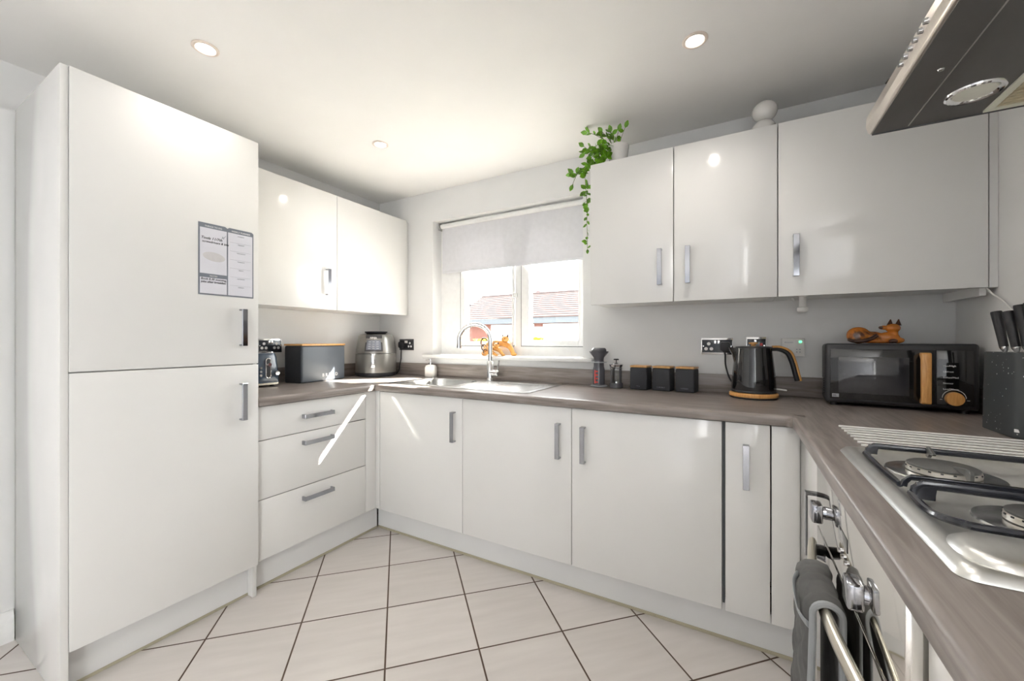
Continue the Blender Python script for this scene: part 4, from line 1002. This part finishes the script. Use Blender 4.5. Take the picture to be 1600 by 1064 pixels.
# rolled out rack of steel rods on the worktop
t = thing('drying_rack', 'roll out drying rack of pale steel rods lying between hob and knife block', 'drying rack', (.46, 1.42, ZT))
for k in range(8):
    y = 1.543-.0365*k
    part('rod', MB().cyl((.266, y, ZT+.0062), (.664, y, ZT+.0062), .0029, .0029, 12), 'rod', t, True)
part('end_strip', MB().box(.655, .662, 1.28, 1.55, ZT+.0005, ZT+.0115, .001), 'blackmatte', t, True)

# ================================================================ oven
OX = .172; oy0, oy1 = .640, 1.247
t = thing('built_in_oven', 'built in oven with mirrored steel control panel and square chrome knobs', 'oven', (.45, .94, .15))
part('casing', MB().box(OX+.022, XR-.02, oy0+.002, oy1-.002, .152, .868), 'greyplastic', t, True)
part('control_panel', MB().box(OX, OX+.022, oy0, oy1, .722, .866, .0015), 'mirrorsteel', t, True)
dr_ = part('door', MB().box(OX, OX+.022, oy0, oy1, .162, .714, .0015), 'ovenglass', t, True)
part('door_gap', MB().box(OX+.008, OX+.022, oy0+.002, oy1-.002, .714, .722), 'blackmatte', t, True)
hb = smooth([(.152, 1.162, .700), (.143, 1.10, .700), (.135, 1.02, .700), (.132, .93, .700), (.134, .84, .700), (.140, .76, .700), (.150, .66, .700)], 6)
h_ = part('handle', MB().tube(hb, .0115, 14, flat=(1.3, .75)), 'satinbar', dr_, True)
for yy in (1.135, .690): part('handle_bracket', MB().box(.146, OX, yy-.011, yy+.011, .690, .708, .002), 'blackgloss', dr_, True)
for yy in (1.135, .800):
    kb = MB(); kb.cyl((OX-.007, yy, .785), (OX, yy, .785), .013, .014, 20); kb.obox((OX-.0165, yy, .785), X, Y, Z, .021, .038, .042, .0045, 3)
    part('knob', kb, 'handlechrome', t, True)
for yy in (.985, .958, .932): part('button', MB().cyl((OX-.004, yy, .770), (OX, yy, .770), .0042, .0045, 14), 'chrome', t, True)
part('clock_display', MB().box(OX-.0012, OX, .925, .995, .790, .815, .0004), 'smokeglass', t, True)

# quilted oven glove over the handle
t = thing('oven_glove', 'dark grey quilted oven glove with light piping draped over the oven handle', 'oven glove', (.126, .96, .70))
def glove_mesh(off, th, y0, y1, zl, zr, cornered=True, quilt=.007):
    b = MB(); NS, NY = 56, 40
    # section path: room side leg up, over bar, down oven side
    def sec(s, yy, r):
        # s in 0..1 ; returns (x,z)
        bx_ = .133 + .3*(yy-.93)**2; bz = .700
        legL = bz-zl; arc = PI*r; legR = bz-zr; tot = legL+arc+legR; d = s*tot
        if d < legL: return Vector((bx_-r-.010*(1-d/legL), 0, zl+d)), Vector((-1, 0, 0))
        if d < legL+arc:
            a = PI-(d-legL)/r; return Vector((bx_+r*math.cos(a), 0, bz+r*math.sin(a))), Vector((math.cos(a), 0, math.sin(a)))
        return Vector((bx_+r, 0, bz-(d-legL-arc))), Vector((1, 0, 0))
    out = []; inn = []
    for j in range(NY+1):
        v = j/NY; yy0 = y0+(y1-y0)*v; ro = []; ri = []
        for i in range(NS+1):
            s = i/NS
            p, nrm = sec(s, yy0, off)
            q = abs(math.sin(PI*(p.z*13+yy0*13)))**.4 * abs(math.sin(PI*(p.z*13-yy0*13)))**.4
            edge_ = min(v, 1-v)*NY/4; rd = min(1, edge_)**.5
            p = p + Vector((0, yy0 - max(0, p.z-.665)**2*16*v*v, 0))
            tt = th*(.35+.65*rd)
            ro.append(b.bm.verts.new(p+nrm*(tt+quilt*q*rd))); ri.append(b.bm.verts.new(p))
        out.append(ro); inn.append(ri)
    for j in range(NY):
        for i in range(NS):
            b.bm.faces.new((out[j][i], out[j][i+1], out[j+1][i+1], out[j+1][i])); b.bm.faces.new((inn[j][i], inn[j+1][i], inn[j+1][i+1], inn[j][i+1]))
    for j in (0, NY):
        for i in range(NS): b.bm.faces.new((out[j][i], inn[j][i], inn[j][i+1], out[j][i+1]))
    for i in (0, NS):
        for j in range(NY): b.bm.faces.new((out[j][i], out[j+1][i], inn[j+1][i], inn[j][i]))
    return b
part('quilted_body', glove_mesh(.0145, .009, .868, 1.070, .40, .44), ['glove'], t, True, ang=70)
def hem(yy, r, zl, zr, x_c=None):
    bx_ = .133 + .3*(yy-.93)**2; P = [(bx_-r-.010, yy, zl)]
    P += [(bx_-r-.002, yy, .60), (bx_-r, yy, .68)]
    for k in range(13): a = PI-PI*k/12; P.append((bx_+r*math.cos(a), yy, .700+r*math.sin(a)))
    P += [(bx_+r, yy, .62), (bx_+r, yy, zr)]
    return P
part('piping', MB().tube(hem(.866, .0205, .40, .44), .0056, 10), 'piping', t, True)
lp = smooth([(.107, 1.00, .700), (.099, .985, .690), (.098, .955, .676), (.099, .92, .668), (.104, .885, .672), (.108, .868, .676)], 4)
part('hanging_loop', MB().tube(lp, .0065, 8, flat=(1.2, .4)), 'piping', t, True)

# ================================================================ extractor hood
t = thing('extractor_hood', 'grey steel extractor hood with buttons and a round lamp above the hob', 'extractor hood', (.52, .93, 1.655))
hz = 1.655; hy0, hy1 = .60, 1.223
b = MB(); b.prism([(.270, hz+.004), (.272, hz), (XR-.002, hz), (XR-.002, hz+.20), (.60, hz+.20), (.290, hz+.055)], hy0, hy1, ax=X, ay=Z, an=Y)
part('body', b, 'hoodgrey', t, True)
b = MB(); pr = [(.2645, hz+.004), (.268, hz), (.274, hz+.001), (.276, hz+.050), (.272, hz+.052), (.262, hz+.040), (.2605, hz+.018)]
b.prism(pr, hy0, hy1+.001, ax=X, ay=Z, an=Y, bev=.001)
part('front_panel', b, 'hoodface', t, True)
for k in range(6): part('button', MB().cyl((.2615, .868+.0225*k, hz+.022), (.2545, .868+.0225*k, hz+.022), .0050, .0045, 14), 'chrome', t, True)
part('seam_strip', MB().box(.3305, .3325, hy0, hy1-.01, hz-.0012, hz), 'hoodseam', t, True)
lm = part('lamp_ring', MB().lathe([(.030, -.0001), (.034, -.004), (.038, -.005), (.041, -.003), (.042, -.0001)], (.398, 1.112, hz), 40, ring=True), 'chrome', t, True)
part('lamp_lens', MB().lathe([(0, -.002), (.029, -.002), (.0305, -.0005), (0, -.0002)], (.398, 1.112, hz), 32), 'offlens', lm, True)
b = MB(); fx0, fx1, fy0_, fy1_ = .446, .74, .66, 1.213
b.box(fx0, fx0+.012, fy0_, fy1_, hz-.004, hz-.0002); b.box(fx1-.012, fx1, fy0_, fy1_, hz-.004, hz-.0002); b.box(fx0+.012, fx1-.012, fy1_-.012, fy1_, hz-.004, hz-.0002); b.box(fx0+.012, fx1-.012, fy0_, fy0_+.012, hz-.004, hz-.0002)
ff = part('filter_frame', b, 'creamframe', t, True)
b = MB(); b.box(fx0+.012, fx1-.012, fy0_+.012, fy1_-.012, hz-.0015, hz-.0002)
for k in range(42): b.box(fx0+.014, fx1-.014, fy0_+.016+.0125*k, fy0_+.022+.0125*k, hz-.0035, hz-.0012)
part('filter_grille', b, 'filter', ff, True)
part('screw', MB().lathe([(0, -.003), (.004, -.002), (.005, -.0001), (0, -.0001)], (.313, .99, hz)), 'brushed', t, True)
part('edge_rail', MB().box(.272, XR-.003, hy1-.001, hy1+.004, hz-.002, hz+.010, .001), 'greyplastic', t, True)
part('chimney', MB().box(.55, XR-.003, .80, 1.04, hz+.2005, ZC-.001), 'steel', t, True)
tag(part('ceiling_cable', MB().tube(smooth([(.545, 2.255, 2.262), (.556, 2.245, 2.274), (.580, 2.235, 2.280), (.61, 2.23, 2.2885)], 5), .0035, 8), 'carvedark'), 'short brown cable end at the ceiling above the right wall cabinets', 'cable')

# ================================================================ outdoors
gnd = part('ground', MB().box(-40, 25, 2.53, 70, -.25, -.15), 'paving'); struct(gnd, 'pale paving outside the window')
g = thing('garage_block', 'low brick garage block with red tiled roof and dark fascia outside the window', 'building', (-7, 20, -.15))
part('wall', MB().box(-13.2, 2.0, 18.0, 23.0, -.15, 2.1), 'brick', g, True)
for gx in (-11.35, -8.3, -5.25, -2.2): 
    part('garage_door', MB().box(gx, gx+2.4, 17.95, 18.02, -.15, 1.93, .01), 'garagedoor', g, True)
    part('surround', MB().box(gx-.06, gx, 17.93, 18.02, -.15, 1.99).box(gx+2.4, gx+2.46, 17.93, 18.02, -.15, 1.99).box(gx, gx+2.4, 17.93, 18.02, 1.93, 1.99), 'garagedoor', g, True)
part('fascia', MB().box(-13.6, 2.4, 17.55, 17.62, 2.02, 2.30), 'fascia', g, True)
b = MB(); NR = 12
for k in range(NR):
    y0_ = 17.5+.24*k; z0_ = 2.30+.125*k
    b.prism([(0, 0), (.27, .125), (.27, .165), (0, .055)], -13.6, 2.4, o=(0, y0_, z0_), ax=Y, ay=Z, an=X)
part('roof', b, 'roof', g, True)
part('ridge', MB().cyl((-13.6, 20.4, 3.80), (2.4, 20.4, 3.80), .1, .1, 10), 'roof', g, True)
part('rear_roof', MB().prism([(0, 0), (2.7, -1.6), (2.7, -1.5), (0, .1)], -13.6, 2.4, o=(0, 20.4, 3.72), ax=Y, ay=Z, an=X), 'roof', g, True)
def house(x0, x1, y0, z1, zr, label):
    h = thing('distant_house', label, 'building', ((x0+x1)/2, y0+4, -.15))
    part('wall', MB().box(x0, x1, y0, y0+8, -.15, z1), 'garagedoor', h, True)
    xm = (x0+x1)/2
    part('roof', MB().prism([(x0-.4, z1-.2), (xm, zr), (x1+.4, z1-.2), (x1+.4, z1), (xm, zr+.25), (x0-.4, z1)], y0-.3, y0+8.3, ax=X, ay=Z, an=Y), 'slate', h, True)
    part('window', MB().box(xm-.9, xm+.9, y0-.03, y0+.03, z1-1.9, z1-.7), 'carglass', h, True)
house(-25.5, -21.5, 31, 4.3, 5.5, 'pale distant house beyond the left end of the garage roof')
house(-20.4, -14.0, 36, 4.4, 6.1, 'pale distant house peeping over the garage roof behind the window mullion')
# car
t = thing('parked_car', 'white car parked outside the right window pane', 'car', (-3.75, 8.4, -.15), math.radians(-8))
# local x width, y length (front at -y), z up
def sect(w, z0, z1): return [(-w*.97, z0), (w*.97, z0), (w, z0+(z1-z0)*.5), (w*.93, z1), (-w*.93, z1), (-w, z0+(z1-z0)*.5)]
b = MB(); S = [(-2.05, .55, .28, .55), (-1.98, .78, .22, .78), (-1.6, .86, .20, .92), (-.95, .89, .20, 1.00), (.3, .90, .20, 1.02), (1.4, .89, .20, 1.04), (1.95, .84, .22, .98), (2.08, .76, .32, .75)]
R = [[b.bm.verts.new((x, yy, z)) for x, z in sect(w, z0, z1)] for yy, w, z0, z1 in S]
for A, B in zip(R, R[1:]):
    for k in range(6): b.bm.faces.new((A[k], A[(k+1) % 6], B[(k+1) % 6], B[k]))
b.bm.faces.new(list(reversed(R[0]))); b.bm.faces.new(R[-1])
part('body', b, 'carpaint', t, ang=40)
def q4(b, a, c, d_, e_): b.bm.faces.new([b.bm.verts.new(Vector(p)) for p in (a, c, d_, e_)])
b = MB(); top = [(-.60, -.30, 1.58), (.60, -.30, 1.58), (.62, 1.15, 1.62), (-.62, 1.15, 1.62)]; bot = [(-.80, -1.10, 1.00), (.80, -1.10, 1.00), (.80, 1.85, 1.03), (-.80, 1.85, 1.03)]
T = [b.bm.verts.new(p) for p in top]; T2 = [b.bm.verts.new((x*.97, y, z+.05)) for x, y, z in top]; B_ = [b.bm.verts.new(p) for p in bot]
for i in range(4): b.bm.faces.new((T[i], T[(i+1) % 4], T2[(i+1) % 4], T2[i])); b.bm.faces.new((B_[i], B_[(i+1) % 4], T[(i+1) % 4], T[i]))
b.bm.faces.new(T2)
part('cabin', b, 'carpaint', t, ang=30)
b = MB()
def inset(pts, f, off):
    c = sum((Vector(p) for p in pts), Vector())/len(pts); nrm = (Vector(pts[1])-Vector(pts[0])).cross(Vector(pts[3])-Vector(pts[0])).normalized()
    return [c+(Vector(p)-c)*f+nrm*off for p in pts]
wsh = inset([bot[0], bot[1], top[1], top[0]], .93, .012)
vs = [b.bm.verts.new(p) for p in wsh]; b.bm.faces.new(vs)
part('windscreen', b, 'carglass', t)
for i, j in ((1, 2), (3, 0)):
    b = MB(); b.bm.faces.new([b.bm.verts.new(p) for p in inset([bot[i], bot[j], top[j], top[i]], .88, .012)]); part('side_window', b, 'carglass', t)
for wx in (-.86, .86):
    for wy in (-1.35, 1.3): 
        w_ = part('wheel', MB().cyl((wx-.1, wy, .32), (wx+.1, wy, .32), .32, .32, 28), 'tyre', t)
        part('hub', MB().cyl((wx-.105, wy, .32), (wx+.105, wy, .32), .20, .20, 20), 'brushed', w_)
for hx in (-.62, .62): part('headlight', MB().ball((hx, -1.93, .66), .14, (1.2, .5, .6)), 'smokeglass', t)
for hx in (-.98, .98): part('wing_mirror', MB().ball((hx, -.75, 1.08), .11, (1.0, .6, .7)), 'carpaint', t)
b = MB().tube([(-.62, -1.10, 1.03), (-.05, -.96, 1.12)], .012, 6).tube([(.05, -1.10, 1.03), (.62, -.96, 1.12)], .012, 6); part('wiper', b, 'tyre', t)
# flowering shrubs under the window outside
def shrub(x, y, ztop, w, label):
    t = thing('flowering_shrub', label, 'shrub', (x, y, -.15), 0, 'yellow flowering shrubs outside the window')
    H = ztop+.15; st = MB(); lf = MB(); fl_ = MB()
    for k in range(26):
        a = random.uniform(0, 2*PI); r = w*math.sqrt(random.random()); hh = H*random.uniform(.86, 1.0) if k > 5 else H*random.uniform(.95, 1.0)
        tip = Vector((r*math.cos(a), r*math.sin(a), hh)); st.tube([(tip.x*.2, tip.y*.2, 0), tuple(tip*.6), tuple(tip)], [.008, .005, .003], 5)
        for j in range(12):
            p = tip*(.45+.5*j/12); d_ = Vector((random.uniform(-1, 1), random.uniform(-1, 1), random.uniform(0, 1))).normalized()*.06
            s_ = d_.cross(Z).normalized()*.018
            v = [lf.bm.verts.new(q) for q in (p, p+d_*.5+s_, p+d_, p+d_*.5-s_)]; lf.bm.faces.new(v)
        for j in range(6):
            aa = 2*PI*j/6; c = tip+Vector((0, 0, .0)); d1 = Vector((math.cos(aa), math.sin(aa), .5))*.035; d2 = Vector((math.cos(aa+.9), math.sin(aa+.9), .5))*.03
            fl_.bm.faces.new([fl_.bm.verts.new(q) for q in (c-Z*.02, c+d1, c+(d1+d2)*.72, c+d2)])
    part('stem', st, 'stem', t); part('foliage', lf, 'shrub', t); part('blossom', fl_, 'petal', t)
shrub(-2.27, 3.42, 1.185, .085, 'yellow flowering shrub outside, seen left of the tap')
shrub(-1.92, 3.40, 1.16, .07, 'yellow flowering shrub outside, seen just behind the carved cats')
shrub(-1.63, 3.40, 1.195, .06, 'yellow flowering shrub outside, low in the right window pane')
